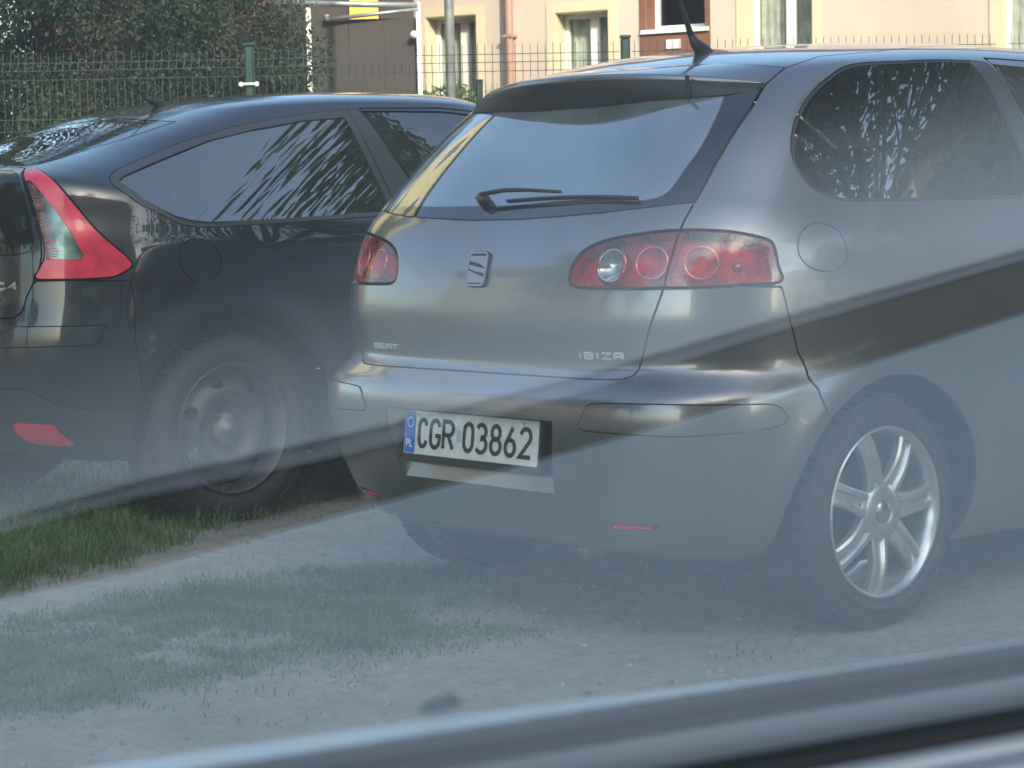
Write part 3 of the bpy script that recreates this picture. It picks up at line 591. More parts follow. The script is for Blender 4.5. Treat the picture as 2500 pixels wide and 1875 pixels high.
c124 = nt.nodes.new('ShaderNodeMix'); c124.data_type = 'RGBA'; c124.inputs[0].default_value = .3; nt.links.new(c12.outputs[2], c124.inputs[6]); nt.links.new(r4.outputs[0], c124.inputs[7])
green = nt.nodes.new('ShaderNodeRGB'); green.outputs[0].default_value = (.15, .155, .085, 1)
fac = nt.nodes.new('ShaderNodeMath'); fac.operation = 'MULTIPLY'; fac.inputs[1].default_value = .35; nt.links.new(r3.outputs[0], fac.inputs[0])
nt.links.new(mixc(fac.outputs[0], c124.outputs[2], green.outputs[0]), b.inputs['Base Color'])
bp_ = nt.nodes.new('ShaderNodeBump'); bp_.inputs['Strength'].default_value = .8; bp_.inputs['Distance'].default_value = .012; nt.links.new(nz(45, 8, .7).outputs['Fac'], bp_.inputs['Height']); nt.links.new(bp_.outputs[0], b.inputs['Normal'])
tag(obj('ground', (np.stack([GX, GY, GZ], -1).reshape(-1, 3), np.stack([idx, idx+ny, idx+ny+1, idx+1], -1).astype(np.int32)), gm, None, True), 'sandy trampled soil under and around the parked cars', kind='structure')
# ------------------------------------------------------------------ grass
def scatter(poly, dens, seed):
    r = np.random.default_rng(seed); P = np.array(poly); lo, hi = P.min(0), P.max(0); n = int(np.prod(hi-lo)*dens); q = lo+(hi-lo)*r.random((n, 2)); return q[sdpoly(q, poly) < 0]
def blades(q, hgt, wid, seed, lean=.5, clump=None):
    r = np.random.default_rng(seed); n = len(q)
    hh = hgt*(.40+.70*r.random(n))*(.55+.9*vnoise(q[:, 0], q[:, 1], .11, seed+50)); a = r.random(n)*2*math.pi; w = wid*(.6+.8*r.random(n)); ln = lean*(.3+r.random(n)); dirx, diry = np.cos(a), np.sin(a); px, py = -diry, dirx
    z0 = ground_z(q[:, 0], q[:, 1])-.004
    def pt(t, s, k): return np.stack([q[:, 0]+dirx*hh*ln*t*t+px*w*s*k, q[:, 1]+diry*hh*ln*t*t+py*w*s*k, z0+hh*t*(1-.25*ln*t)], -1)
    V = np.stack([pt(0, -1, 1), pt(0, 1, 1), pt(.5, -1, .8), pt(.5, 1, .8), pt(1, 0, 0)], 1).reshape(-1, 3); b = np.arange(n)[:, None]*5
    T = np.concatenate([b+np.array([[0, 1, 3]]), b+np.array([[0, 3, 2]]), b+np.array([[2, 3, 4]])]); return V, T.astype(np.int32)
def leaf_mat(name, c1, c2, scale, rough=.5, sub=.35):
    m = bpy.data.materials.new(name); m.use_nodes = True; nt = m.node_tree; b = nt.nodes['Principled BSDF']; o = nt.nodes['Material Output']; b.inputs['Roughness'].default_value = rough
    n = nt.nodes.new('ShaderNodeTexNoise'); n.inputs['Scale'].default_value = scale; n.inputs['Detail'].default_value = 3; tc = nt.nodes.new('ShaderNodeTexCoord'); nt.links.new(tc.outputs['Object'], n.inputs['Vector'])
    mr = nt.nodes.new('ShaderNodeMapRange'); mr.inputs[1].default_value = .33; mr.inputs[2].default_value = .67; nt.links.new(n.outputs['Fac'], mr.inputs[0])
    mx = nt.nodes.new('ShaderNodeMix'); mx.data_type = 'RGBA'; mx.inputs[6].default_value = (*c1, 1); mx.inputs[7].default_value = (*c2, 1); nt.links.new(mr.outputs[0], mx.inputs[0]); nt.links.new(mx.outputs[2], b.inputs['Base Color'])
    tr = nt.nodes.new('ShaderNodeBsdfTranslucent'); nt.links.new(mx.outputs[2], tr.inputs['Color']); ms = nt.nodes.new('ShaderNodeMixShader'); ms.inputs[0].default_value = sub
    nt.links.new(b.outputs[0], ms.inputs[1]); nt.links.new(tr.outputs[0], ms.inputs[2]); nt.links.new(ms.outputs[0], o.inputs[0]); return m
grass_m = leaf_mat('grass_green', (.080, .17, .035), (.18, .255, .075), 9.); dry_m = leaf_mat('grass_dull', (.13, .18, .065), (.24, .25, .12), 6.)
worn_m = leaf_mat('grass_trodden', (.055, .13, .025), (.13, .20, .05), 7.)
VERGE = [(-4.4, .75), (-2.6, 1.2), (-1.6, 1.75), (-.89, 2.08), (-.45, 2.40), (-.02, 2.55), (.3, 2.50), (.66, 2.33), (.92, 2.40), (1.05, 2.2), (.66, 2.0), (.32, 1.88), (-.09, 1.68), (-.56, 1.44), (-.92, 1.29), (-1.20, 1.24), (-1.45, 1.14), (-2.6, .55), (-4.5, -.2)]
WORN = [(-3.4, .65), (-1.45, 1.10), (-.84, 1.12), (-.40, 1.12), (-.10, .85), (-.15, .50), (-.35, .05), (-.60, -.30), (-1.1, -.28), (-1.5, -.42), (-1.9, -.25), (-2.3, -.2), (-3.2, -.4)]
q = scatter(VERGE, 11000, 3); d = -sdpoly(q, VERGE); keep = rng.random(len(q)) < np.clip(d/.20, .05, 1)*np.clip((vnoise(q[:, 0], q[:, 1], .16, 5)+.05)*1.8, .25, 1); q = q[keep]
tag(obj('dry_grass', blades(q[::6]+.01, .085, .0018, 40, 1.3), dry_m), 'dry yellowish blades mixed into the verge', 'grass', kind='stuff')
tag(obj('grass', blades(q, .088, .0018, 4, .95), grass_m), 'lush green grass verge in front of the black coupe', 'grass', kind='stuff')
q = scatter(WORN, 26000, 8); d = -sdpoly(q, WORN); keep = rng.random(len(q)) < np.clip(d/.34, .03, 1)*np.clip((vnoise(q[:, 0], q[:, 1], .30, 6)*.6+vnoise(q[:, 0], q[:, 1], .09, 26)*.4-.27)*3.0, .05, 1); q = q[keep]
tag(obj('worn_grass', blades(q, .036, .0017, 9, 1.3), worn_m), 'short worn grass on the sandy ground left of the hatchback', 'grass', kind='stuff')
q = np.array([-4, -3.2])+np.array([8., 8.])*np.random.default_rng(21).random((60000, 2))
keep = (vnoise(q[:, 0], q[:, 1], .42, 12)*vnoise(q[:, 0], q[:, 1], .13, 13) > .40); q = q[keep]; q = q[(sdpoly(q, VERGE) > 0)]
tag(obj('grass_tufts', blades(q, .035, .002, 14, 1.2), dry_m), 'scattered thin tufts of grass on the sand', 'grass', kind='stuff')
q = scatter([(-1.2, 2.0), (3.6, 2.2), (4.2, 6.4), (-2.5, 6.4)], 900, 17)
tag(obj('shaded_grass', blades(q, .07, .003, 18, .9), grass_m), 'grass growing under and behind the black coupe', 'grass', kind='stuff')
st = []
for x, y, hgt in [(-1.0, 1.45, .17), (-.85, 1.40, .15), (-.15, 1.78, .12), (-.35, 1.62, .14), (.42, 1.86, .10), (-.55, 1.02, .11), (-.30, .92, .12), (-.2, .86, .10)]:
    z = float(ground_z(x, y)); st.append(tube([(x, y, z), (x+.01, y+.01, z+hgt*.6), (x+.03, y+.004, z+hgt)], [.0016, .0012, .0007], 5)); st.append(tube([(x+.022, y+.004, z+hgt*.92), (x+.034, y+.004, z+hgt*1.06)], [.0032, .001], 5))
tag(obj('grass_stalks', join(*st), dry_m), 'a few tall seed stalks standing above the verge', 'grass', kind='stuff')
# little stones
pm = mat('pebble', (.33, .31, .28), rough=.9, noise=.4, nscale=9.)
ico = []
r = np.random.default_rng(5); Vs = []; Ts = []; nb_ = 0
for k in range(1500):
    x, y = r.uniform(-2.6, 1.0), r.uniform(-1.9, 1.6)
    if sdpoly(np.array([[x, y]]), VERGE)[0] < 0: continue
    s = .002+.012*r.random()**4; z = float(ground_z(x, y)); p = np.array([(1, 0, 0), (-1, 0, 0), (0, 1, 0), (0, -1, 0), (0, 0, .8), (0, 0, -.6)])*s*r.uniform(.7, 1.3, (6, 3))+np.array([x, y, z])
    Vs.append(p); Ts.append(np.array([(0, 2, 4), (2, 1, 4), (1, 3, 4), (3, 0, 4), (2, 0, 5), (1, 2, 5), (3, 1, 5), (0, 3, 5)])+nb_); nb_ += 6
tag(obj('pebbles', (np.concatenate(Vs), np.concatenate(Ts).astype(np.int32)), pm), 'small pebbles strewn on the sand', 'pebbles', kind='stuff')
lv = []; r = np.random.default_rng(77)
for k in range(130):
    x, y = r.uniform(-2.6, .6), r.uniform(-1.6, 1.5); z = float(ground_z(x, y))+.004; a = r.random()*6.28; L_ = r.uniform(.012, .030); u_ = np.array([math.cos(a), math.sin(a), r.normal()*.25]); v_ = np.array([-math.sin(a), math.cos(a), r.normal()*.3])*L_*.45; p = np.array([x, y, z])
    lv.append((np.array([p, p+u_*L_*.5+v_, p+u_*L_, p+u_*L_*.5-v_]), [(0, 1, 2), (0, 2, 3)]))
tag(obj('leaf_litter', join(*lv), mat('dry_leaf', (.20, .14, .075), rough=.9, noise=.5, nscale=30.)), 'dry fallen leaves and scraps on the sand', 'leaves', kind='stuff')
# ================================================================== wire fence
M['fence'] = mat('fence_green', (.009, .042, .034), rough=.45, noise=.3, nscale=20.)
M['wire'] = mat('fence_wire_green', (.05, .085, .076), rough=.45)
M['clamp'] = mat('clamp_pale', (.70, .72, .70), rough=.35, metal=.3)
def fence(name, p0, ang, n, zt, zg, label, clampz=None, fold=.055, pitch=.05, wr=.0022, skip=()):
    root = empty(name, (p0[0], p0[1], zg), ang); tag(root, label, 'fence', 'wire mesh fences'); sp = 2.49; H = zt-zg
    V = []; parts = []
    for k in range(int((sp-.10)/pitch)+1):
        x = .06+k*pitch; parts.append(tube([(x, 0, .06), (x, 0, H-.58), (x, -fold, H-.62+.10), (x, 0, H-.44), (x, 0, H-.18), (x, -fold, H-.125), (x, 0, H-.068), (x, 0, H)], wr, 4, False))
    for z, y in ((H-.068, .006), (H-.125, -fold), (H-.18, .006), (H-.44, .006), (H-.52, -fold), (H-.60, .006), (H-.95, .006), (H-1.3, .006), (H-1.36, -fold), (H-1.42, .006), (.1, .006)): parts.append(tube([(.04, y, z), (sp-.04, y, z)], wr*1.15, 4, False))
    pm_ = mesh_data('mesh_panel', *join(*parts), M['wire'])
    post = mesh_data('post', *join(cbox((0, 0, (H+.02)/2), .062, .062, H+.02), cbox((0, 0, H+.028), .072, .072, .018)), M['fence'])
    clamp = mesh_data('clamp', *join(tube([(-.05, -.045, 0), (.05, -.045, 0)], .010, 8), tube([(-.052, -.045, 0), (-.052, -.06, 0)], .016, 8), tube([(.052, -.045, 0), (.052, -.06, 0)], .016, 8)), M['clamp'])
    for k in range(n+1):
        if k in skip: continue
        o = bpy.data.objects.new('post', post); COL.objects.link(o); o.parent = root; o.location = (k*sp, 0, 0)
        for cz in (clampz or []):
            c = bpy.data.objects.new('clamp', clamp); COL.objects.link(c); c.parent = o; c.location = (0, 0, cz-zg)
    for k in range(n):
        if True:
            o = bpy.data.objects.new('mesh_panel', pm_); COL.objects.link(o); o.parent = root; o.location = (k*sp, 0, 0); o['kind'] = 'stuff'
    return root
fd = np.array([.739, -.674]); fa = math.atan2(-.674, .739)
P1 = np.array([4.06, 7.59])-fd*2.49*4
fence('wire_fence', P1, fa, 9, 2.165, .06, 'tall dark green wire mesh fence running behind both cars', clampz=[1.93], skip=(6,))
fence('wire_fence', np.array([8.45, 10.27])-fd*2.49*2, fa+.05, 5, 2.21, .06, 'second wire fence with short posts, farther back by the pink building', fold=.045)
# ================================================================== pink apartment building
FP = np.array([13.203, 12.781, 0.]); FU = np.array([.3401, -.9404, 0.]); FN = np.array([-.9404, -.3401, 0.])
M['pink'] = mat('pink_render', (.58, .475, .405), rough=.9, noise=.16, nscale=.8, bump=.25, bscale=120.)
M['cream'] = mat('cream_render', (.60, .53, .38), rough=.9, noise=.08, nscale=2.)
M['rust'] = mat('rust_red_render', (.19, .08, .05), rough=.85, noise=.15, nscale=3.)
M['pvc'] = mat('white_window_plastic', (.74, .74, .71), rough=.35)
M['wglass'] = glass('house_glass', (.85, .88, .87), ior=1.5)
M['curtain'] = mat('curtain', (.80, .76, .66), rough=.9, noise=.35, nscale=7.)
M['dark_room'] = mat('room_dark', (.05, .045, .04), rough=.9)
M['zinc'] = mat('galvanised_steel', (.42, .43, .43), rough=.42, metal=.6, noise=.3, nscale=12.)
M['pipe'] = mat('downpipe_brown', (.36, .22, .17), rough=.5)
M['roof_tile'] = mat('roof_brown', (.16, .07, .05), rough=.8, noise=.4, nscale=5.)
bl_ = empty('apartment_building', FP); tag(bl_, 'pink rendered apartment building with cream window surrounds behind the fence', 'building')
def fbox(s0, s1, z0, z1, d0, d1):
    """box in facade coordinates, d = metres behind the wall face"""
    V = []
    for d in (d0, d1):
        for s, z in ((s0, z0), (s1, z0), (s1, z1), (s0, z1)): V.append(FU*s-FN*d+np.array([0, 0, z]))
    return np.array(V), [(0, 1, 2, 3), (7, 6, 5, 4), (0, 4, 5, 1), (1, 5, 6, 2), (2, 6, 7, 3), (3, 7, 4, 0)]
wins = [(-2.88, -2.20, 1.90, 3.36, 2), (-1.16, -.49, 1.90, 3.31, 2), (-.02, .70, 3.02, 3.72, 1), (1.18, 1.95, 1.90, 3.62, 2), (4.0, 4.78, 1.90, 3.62, 2), (6.2, 6.98, 1.90, 3.62, 2)]
wins += [(a, b_, 4.75, 6.15, 2) for a, b_, *_ in wins if a != -.02]+[(-.02, .70, 5.6, 6.3, 1)]
S0, S1, HT = -3.18, 8.6, 7.2
sb_ = sorted({S0, S1, *[w[0] for w in wins], *[w[1] for w in wins]}); zb_ = sorted({0., HT, *[w[2] for w in wins], *[w[3] for w in wins]}); cells = []
for i in range(len(sb_)-1):
    run = None
    for j in range(len(zb_)-1):
        sm, zm = (sb_[i]+sb_[i+1])/2, (zb_[j]+zb_[j+1])/2; solid = not any(w[0] < sm < w[1] and w[2] < zm < w[3] for w in wins)
        if solid: run = (run[0], zb_[j+1]) if run else (zb_[j], zb_[j+1])
        if (not solid or j == len(zb_)-2) and run: cells.append(fbox(sb_[i], sb_[i+1], run[0], run[1], 0, .30)); run = None
obj('wall', join(*cells), M['pink'], bl_)
obj('end_wall', join(fbox(S0, S0+.3, 0, HT, .301, 9), fbox(S1-.3, S1, 0, HT, .301, 9), fbox(S0, S1, 0, HT, 9.001, 9.3), fbox(S0+.31, S1-.31, 3.9, 4.1, .31, 8.9)), M['pink'], bl_)
obj('roof', join(fbox(S0-.4, S1+.4, HT, HT+.18, -.5, 9.8), fbox(S0+.3, S1-.3, HT+.18, HT+1.0, 1.2, 7.8)), M['roof_tile'], bl_)
for k, (a, b_, z0, z1, nl) in enumerate(wins):
    fr_ = empty('window', (0, 0, 0)); fr_.parent = bl_; d0, d1 = .235, .295; t = .06
    ps = [fbox(a+.001, a+t, z0+.03, z1-.001, d0, d1), fbox(b_-t, b_-.001, z0+.03, z1-.001, d0, d1), fbox(a+t, b_-t, z1-t, z1-.001, d0, d1), fbox(a+t, b_-t, z0+.03, z0+.03+t, d0, d1)]
    mids = [] if nl == 1 else [(a+b_)/2+.06]
    for m_ in mids: ps.append(fbox(m_-.055, m_+.055, z0+.03+t, z1-t, d0-.012, d1))
    obj('window_frame', join(*ps), M['pvc'], fr_)
    ed = [a+t]+[v for m_ in mids for v in (m_-.055, m_+.055)]+[b_-t]
    for i in range(0, len(ed), 2): obj('pane', fbox(ed[i], ed[i+1], z0+.03+t, z1-t, d0+.026, d0+.032), M['wglass'], fr_)
    obj('sill', fbox(a-.05, b_+.05, z0-.015, z0+.03, -.05, .235), M['pvc'], fr_)
    if nl == 2:
        cv = []; cf = []; n_ = 26
        for i in range(n_+1):
            s = a+.05+(b_-a-.1)*i/n_; dd = .325+.014*math.sin(i*1.9+k)
            if .50 < (s-a)/(b_-a) < .62 and k % 2 == 0: dd += .006
            for z in (z0, z1-.02): cv.append(FU*s-FN*dd+np.array([0, 0, z]))
        cf = [(2*i, 2*i+2, 2*i+3, 2*i+1) for i in range(n_)]
        obj('curtain', (np.array(cv), cf), M['curtain'], fr_, True)
    obj('room', fbox(a-.1, b_+.1, z0-.1, z1+.1, .9, .92), M['dark_room'], fr_)
    if nl == 2:
        w_ = .11; sr = [fbox(a-w_, a-.002, z0-.1, z1+w_, -.012, -.001), fbox(b_+.002, b_+w_, z0-.1, z1+w_, -.012, -.001), fbox(a-.002, b_+.002, z1+.002, z1+w_, -.012, -.001)]
        obj('window_surround', join(*sr, fbox(a+.001, a+.008, z0+.03, z1-.01, .0, .235), fbox(b_-.008, b_-.001, z0+.03, z1-.01, .0, .235), fbox(a+.009, b_-.009, z1-.009, z1-.001, .0, .235)), M['cream'], fr_)
    else:
        obj('window_surround', join(fbox(a-.075, a-.002, z0-.95, z1+.9, -.014, -.001), fbox(b_+.002, b_+.06, z0-.95, z1+.9, -.014, -.001), fbox(a-.002, b_+.002, z0-.95, z0-.017, -.014, -.001), fbox(a-.002, b_+.002, z1+.002, z1+.9, -.014, -.001),
            fbox(a+.001, a+.008, z0+.03, z1-.01, .0, .235), fbox(b_-.008, b_-.001, z0+.03, z1-.01, .0, .235)), M['rust'], fr_)
obj('wall_vent', join(fbox(.235, .405, 2.83, 2.93, -.03, -.0145), fbox(.245, .395, 2.845, 2.855, -.034, -.03), fbox(.245, .395, 2.875, 2.885, -.034, -.03), fbox(.245, .395, 2.905, 2.915, -.034, -.03)), M['pvc'], bl_)
pp = [FU*-1.72+FN*.09+np.array([0, 0, z]) for z in (0, 3.4, HT)]
dp = obj('downpipe', tube(pp, .05, 12), M['pipe'], bl_, True)
for z in (1.5, 3.06, 4.6, 6.2): obj('pipe_bracket', join(fbox(-1.78, -1.66, z, z+.03, -.15, -.0)), M['pipe'], dp)
# annex with balcony, left of the pink wall
VX = np.array([math.cos(YAW), math.sin(YAW), 0]); RX = np.array([math.sin(YAW), -math.cos(YAW), 0])
def vpt(r_, d_, z): return CAM*np.array([1, 1, 0])+RX*r_+VX*d_+np.array([0, 0, z])
def vbox(r0, r1, d0, d1, z0, z1):
    V = [vpt(r, d, z) for d in (d0, d1) for r, z in ((r0, z0), (r1, z0), (r1, z1), (r0, z1))]
    return np.array(V), [(0, 1, 2, 3), (7, 6, 5, 4), (0, 4, 5, 1), (1, 5, 6, 2), (2, 6, 7, 3), (3, 7, 4, 0)]
def base_at(o, p):
    o.location = p
an = empty('annex_building', (0, 0, 0)); tag(an, 'rust-brown annex with a yellow wall panel left of the pink building', 'building')
M['brown'] = mat('brown_cladding', (.040, .030, .026), rough=.6, noise=.25, nscale=1.5)
M['yellow'] = mat('yellow_render', (.72, .44, .09), rough=.85)
M['dark_brown'] = mat('recess_shade_brown', (.05, .038, .033), rough=.85)
M['annex'] = mat('annex_rust', (.13, .058, .04), rough=.9, noise=.2, nscale=2.)
obj('wall', join(vbox(-5.2, -1.02, 24.0, 24.3, 0, 6.5), vbox(-5.2, -1.02, 24.3, 31, 6.3, 6.5), vbox(-5.2, -4.9, 24.3, 31, 0, 6.3)), M['annex'], an)
obj('yellow_panel', vbox(-1.72, -1.40, 23.9, 23.995, 3.02, 5.6), M['yellow'], an); obj('recess_shade', join(vbox(-2.5, -1.74, 23.95, 23.99, 2.2, 5.6), vbox(-1.385, -1.03, 23.95, 23.99, 2.2, 5.6)), M['dark_brown'], an)  # flat dark sheets paint the shade of the balcony recess
sh = empty('entrance_screen', (0, 0, 0)); tag(sh, 'dark brown entrance screen with a grey steel top rail and corner post', 'screen')
for k in range(3): obj('screen_panel', vbox(-1.78+k*.33, -1.455+k*.33, 20.0, 20.04, .15, 2.86), M['brown'], sh)
obj('top_rail', tube([vpt(-2.15, 19.94, 3.02), vpt(-.80, 19.94, 2.97)], .028, 10), M['zinc'], sh, True)
obj('brace_rail', join(tube([vpt(-1.62, 19.93, 2.86), vpt(-.80, 19.93, 2.935)], .018, 8), tube([vpt(-1.62, 19.93, 2.87), vpt(-1.66, 19.93, 2.87)], .036, 10)), M['zinc'], sh, True)
obj('corner_post', tube([vpt(-.795, 19.95, .05), vpt(-.80, 19.95, 3.0)], .024, 10), M['pvc'], sh, True)
obj('left_post', tube([vpt(-1.815, 19.97, .05), vpt(-1.82, 19.97, 3.0)], .024, 10), M['pvc'], sh, True)
obj('post_lamp', tube([vpt(-.84, 19.88, 2.70), vpt(-.84, 19.91, 2.70)], [.035, .03], 14), M['pvc'], sh, True)
lp_ = empty('street_pole', vpt(-.425, 16.5, 0)); tag(lp_, 'grey galvanised steel pole standing in front of the pink building', 'pole')
obj('pole_shaft', tube([(0, 0, 0), (0, 0, 3), (0, 0, 5.6)], [.040, .037, .034], 16), M['zinc'], lp_, True)
obj('base_plate', cbox((0, 0, .01), .2, .2, .02), M['zinc'], lp_); obj('pole_collar', tube([(0, 0, .45), (0, 0, .55)], .044, 16), M['zinc'], lp_, True)
# ================================================================== trees
def leaf_cloud(centres, radii, n, size, seed, flat=.0, droop=0., elong=2.2):
    r = np.random.default_rng(seed); C_ = np.array(centres); Rr = np.array(radii); w = Rr**2; k = r.choice(len(C_), n, p=w/w.sum())
    d = r.normal(size=(n, 3)); d /= np.linalg.norm(d, axis=1)[:, None]; rad = Rr[k]*(.45+.55*r.random(n)**.5)*(1+.18*r.normal(size=n)); p = C_[k]+d*rad[:, None]*np.array([1, 1, .85])
    t = d*.7+r.normal(size=(n, 3))*.6; t[:, 2] -= droop; t /= np.linalg.norm(t, axis=1)[:, None]; s = np.cross(t, r.normal(size=(n, 3))); s /= np.linalg.norm(s, axis=1)[:, None]; L = size*(.6+.8*r.random(n))[:, None]; W = L/elong
    V = np.stack([p, p+t*L*.5+s*W*.5, p+t*L, p+t*L*.5-s*W*.5], 1).reshape(-1, 3); b = np.arange(n)[:, None]*4
    return V, np.concatenate([b+np.array([[0, 1, 2]]), b+np.array([[0, 2, 3]])]).astype(np.int32)
bark = mat('bark', (.075, .055, .04), rough=.95, noise=.5, nscale=14., bump=.6, bscale=30.)
conifer_m = leaf_mat('conifer_green', (.008, .020, .009), (.034, .058, .024), 2.2, .6, .25)
tree_m = leaf_mat('leaf_green', (.045, .090, .022), (.085, .125, .035), 1.2, .5, .4)
shrub_m = leaf_mat('shrub_green', (.10, .17, .05), (.17, .22, .08), 4., .5, .4)
def conifer(p, hgt, rad, seed, label):
    r = np.random.default_rng(seed); root = empty('conifer_tree', p); tag(root, label, 'tree', 'conifers behind the fence')
    obj('trunk', tube([(0, 0, -.05), (.03, .02, hgt*.5), (0, 0, hgt*.96)], [.12, .07, .015], 10), bark, root, True)
    cs = []; rs = []
    for k in range(120):
        t = r.random()**.9; z = .35+t*(hgt-.5); rr = rad*(1-.62*t)*(.35+.65*r.random()**.5); a = r.random()*2*math.pi; cs.append((rr*math.cos(a), rr*math.sin(a), z)); rs.append(.17+.17*r.random())
    limbs = [tube([(0, 0, c[2]*.9), (c[0]*.5, c[1]*.5, c[2]*.97), c], [.018, .012, .005], 5) for c in cs[::3]]
    obj('branches', join(*limbs), bark, root)['kind'] = 'stuff'; obj('crown', leaf_cloud(cs, rs, 46000, .040, seed+1, droop=.35, elong=2.6), conifer_m, root)
conifer(tuple(vpt(-3.45, 16.1, .05)), 5.6, 1.5, 31, 'leftmost dark green conifer behind the wire fence, cut by the picture edge')
conifer(tuple(vpt(-2.30, 16.5, .05)), 5.2, 1.15, 41, 'dark green conifer beside the brown entrance screen, its edge ragged')
conifer(tuple(vpt(-2.85, 15.7, .05)), 3.6, .95, 45, 'lower bushy conifer just behind the fence, between two taller ones')
conifer(tuple(vpt(-3.95, 16.6, .05)), 3.4, .9, 53, 'low conifer at the left picture edge behind the fence')
conifer(tuple(vpt(-4.6, 17.6, .05)), 6.2, 1.9, 47, 'tallest conifer at the far left, behind the other conifers')
conifer(tuple(vpt(-2.10, 16.2, .05)), 4.4, .70, 57, 'rightmost conifer, its ragged edge against the brown entrance screen')
def shrub(p, rad, hgt, seed, label):
    root = empty('shrub', p); tag(root, label, 'shrub', 'shrubs by the second fence'); r = np.random.default_rng(seed)
    cs = [(r.normal()*rad*.5, r.normal()*rad*.5, hgt*(.3+.6*r.random())) for k in range(26)]
    obj('stems', join(*[tube([(c[0]*.2, c[1]*.2, 0), c], [.012, .004], 5) for c in cs[::2]]), bark, root); obj('foliage', leaf_cloud(cs, [.22]*26, 5200, .07, seed, elong=1.8), shrub_m, root)
shrub(tuple(vpt(-.62, 20.6, .05)), .55, 2.30, 61, 'pale green shrub left of the steel pole by the second fence'); shrub(tuple(vpt(-.05, 20.9, .05)), .5, 2.05, 63, 'pale green shrub right of the steel pole by the second fence')
def broadleaf(p, hgt, rad, seed, label, n=15000):
    r = np.random.default_rng(seed); root = empty('broadleaf_tree', p); tag(root, label, 'tree', 'street trees')
    lean = np.array([r.normal()*.5, r.normal()*.5]); fork = hgt*.32
    obj('trunk', tube([(0, 0, -.05), (.04, 0, fork*.5), (lean[0]*.15, lean[1]*.15, fork)], [.22, .16, .13], 12), bark, root, True)
    cs = []; rs = []; limbs = []
    for k in range(15):
        a = 2*math.pi*k/15*2.4+r.random(); e = .35+.9*r.random(); L = rad*(.65+.5*r.random()); end = np.array([math.cos(a)*math.cos(e)*L, math.sin(a)*math.cos(e)*L, fork+.3+math.sin(e)*L*1.15+.25*hgt*r.random()])
        s0 = np.array([lean[0]*.15, lean[1]*.15, fork*.95]); m_ = s0*.5+end*.5+np.array([0, 0, .25*L*.4]); limbs.append(tube([s0, m_, end], [.07, .045, .015], 7))
        for q_ in range(5): o = r.normal(size=3)*.55*rad*.45; cs.append(end+o); rs.append(.28*rad*(.6+.7*r.random())); limbs.append(tube([m_, m_*.4+(end+o)*.6, end+o], [.022, .012, .005], 5))
    obj('limbs', join(*limbs), bark, root, True)['kind'] = 'stuff'; obj('crown', leaf_cloud(cs, rs, n, .19, seed+2, droop=.15, elong=1.6), tree_m, root)
for k, (x, y, hgt, rad, lab) in enumerate([(5.0, -5.6, 11.5, 3.6, 'nearest street tree, spreading over the pavement beyond the camera'), (9.6, -14.2, 6.0, 2.6, 'tall street tree ahead on the camera side'), (9.2, -17.5, 7.0, 3.0, 'big street tree farther off across the road'), (10.6, -6.4, 5.6, 1.7, 'street tree far ahead on the camera side'),
    (-.6, 13.2, 9.0, 2.0, 'tree in front of the yellow house'), (-9.5, 6.0, 6.5, 2.2, 'tree beside the cream house left of the cars'), (-12.5, 2.0, 7.5, 2.4, 'tree at the left end of the parking strip'), (-6.9, -12.4, 12.5, 3.6, 'street tree directly behind the camera'), (-12.0, -10.2, 11.5, 3.4, 'street tree behind the camera to the left'), (-2.2, -14.6, 12.0, 3.4, 'street tree behind the camera to the right')]): broadleaf((x, y, 0), hgt, rad, 80+k*7, lab, 15000 if k == 0 else 10000)
hg = empty('added_hedge', (0, 0, 0)); tag(hg, 'unseen dark green hedge added to darken the reflections in the car flank', 'added_hedge')  # added out of view to hide sunlit ground from flank reflections
hc = [(1.0+k*.42+.1*math.sin(k*2.1), -8.4+k*.07+.15*math.sin(k*1.3), .35+.62*j) for k in range(34) for j in range(4)]
obj('foliage', leaf_cloud(hc, [.5]*len(hc), 26000, .11, 301, elong=1.7), tree_m, hg); obj('stems', join(*[tube([(c[0], c[1], 0), (c[0]+.05, c[1], 2.0)], [.02, .008], 5) for c in hc[::8]]), bark, hg)['kind'] = 'stuff'
# ================================================================== houses on the camera's side of the street
def house(name, c, ang, w, d, hgt, m_, label, floors=2):
    root = empty(name, (c[0], c[1], 0), ang); tag(root, label, 'building', 'houses across the street')
    obj('wall', box(-w/2, w/2, -d/2, d/2, -.1, hgt), m_, root); rh = min(d*.32, 3.)
    V = [(-w/2-.4, -d/2-.4, hgt), (w/2+.4, -d/2-.4, hgt), (w/2+.4, d/2+.4, hgt), (-w/2-.4, d/2+.4, hgt), (-w/2-.4, 0, hgt+rh), (w/2+.4, 0, hgt+rh)]
    obj('roof', (V, [(0, 1, 5, 4), (2, 3, 4, 5), (0, 4, 3), (1, 2, 5), (3, 2, 1, 0)]), M['roof_tile'], root)
    fl_ = hgt/floors; n_ = max(2, int(w/2.6))
    wm = mesh_data('window', *join(box(-.6, .6, -.06, .0, 0, .07), box(-.6, .6, -.06, .0, 1.33, 1.4), box(-.6, -.53, -.06, 0, .07, 1.33), box(.53, .6, -.06, 0, .07, 1.33), box(-.035, .035, -.06, 0, .07, 1.33)), M['pvc']); gm_ = mesh_data('pane', *box(-.53, .53, -.03, -.005, .07, 1.33), M['frit'])
    for f_ in range(floors):
        for i in range(n_):
            for sg in (-1, 1):
                o = bpy.data.objects.new('window', wm); COL.objects.link(o); o.parent = root; o.location = (-w/2+(i+.5)*w/n_, sg*(d/2+.002), f_*fl_+.95); o.rotation_euler = (0, 0, 0 if sg < 0 else math.pi)
                g_ = bpy.data.objects.new('pane', gm_); COL.objects.link(g_); g_.parent = o
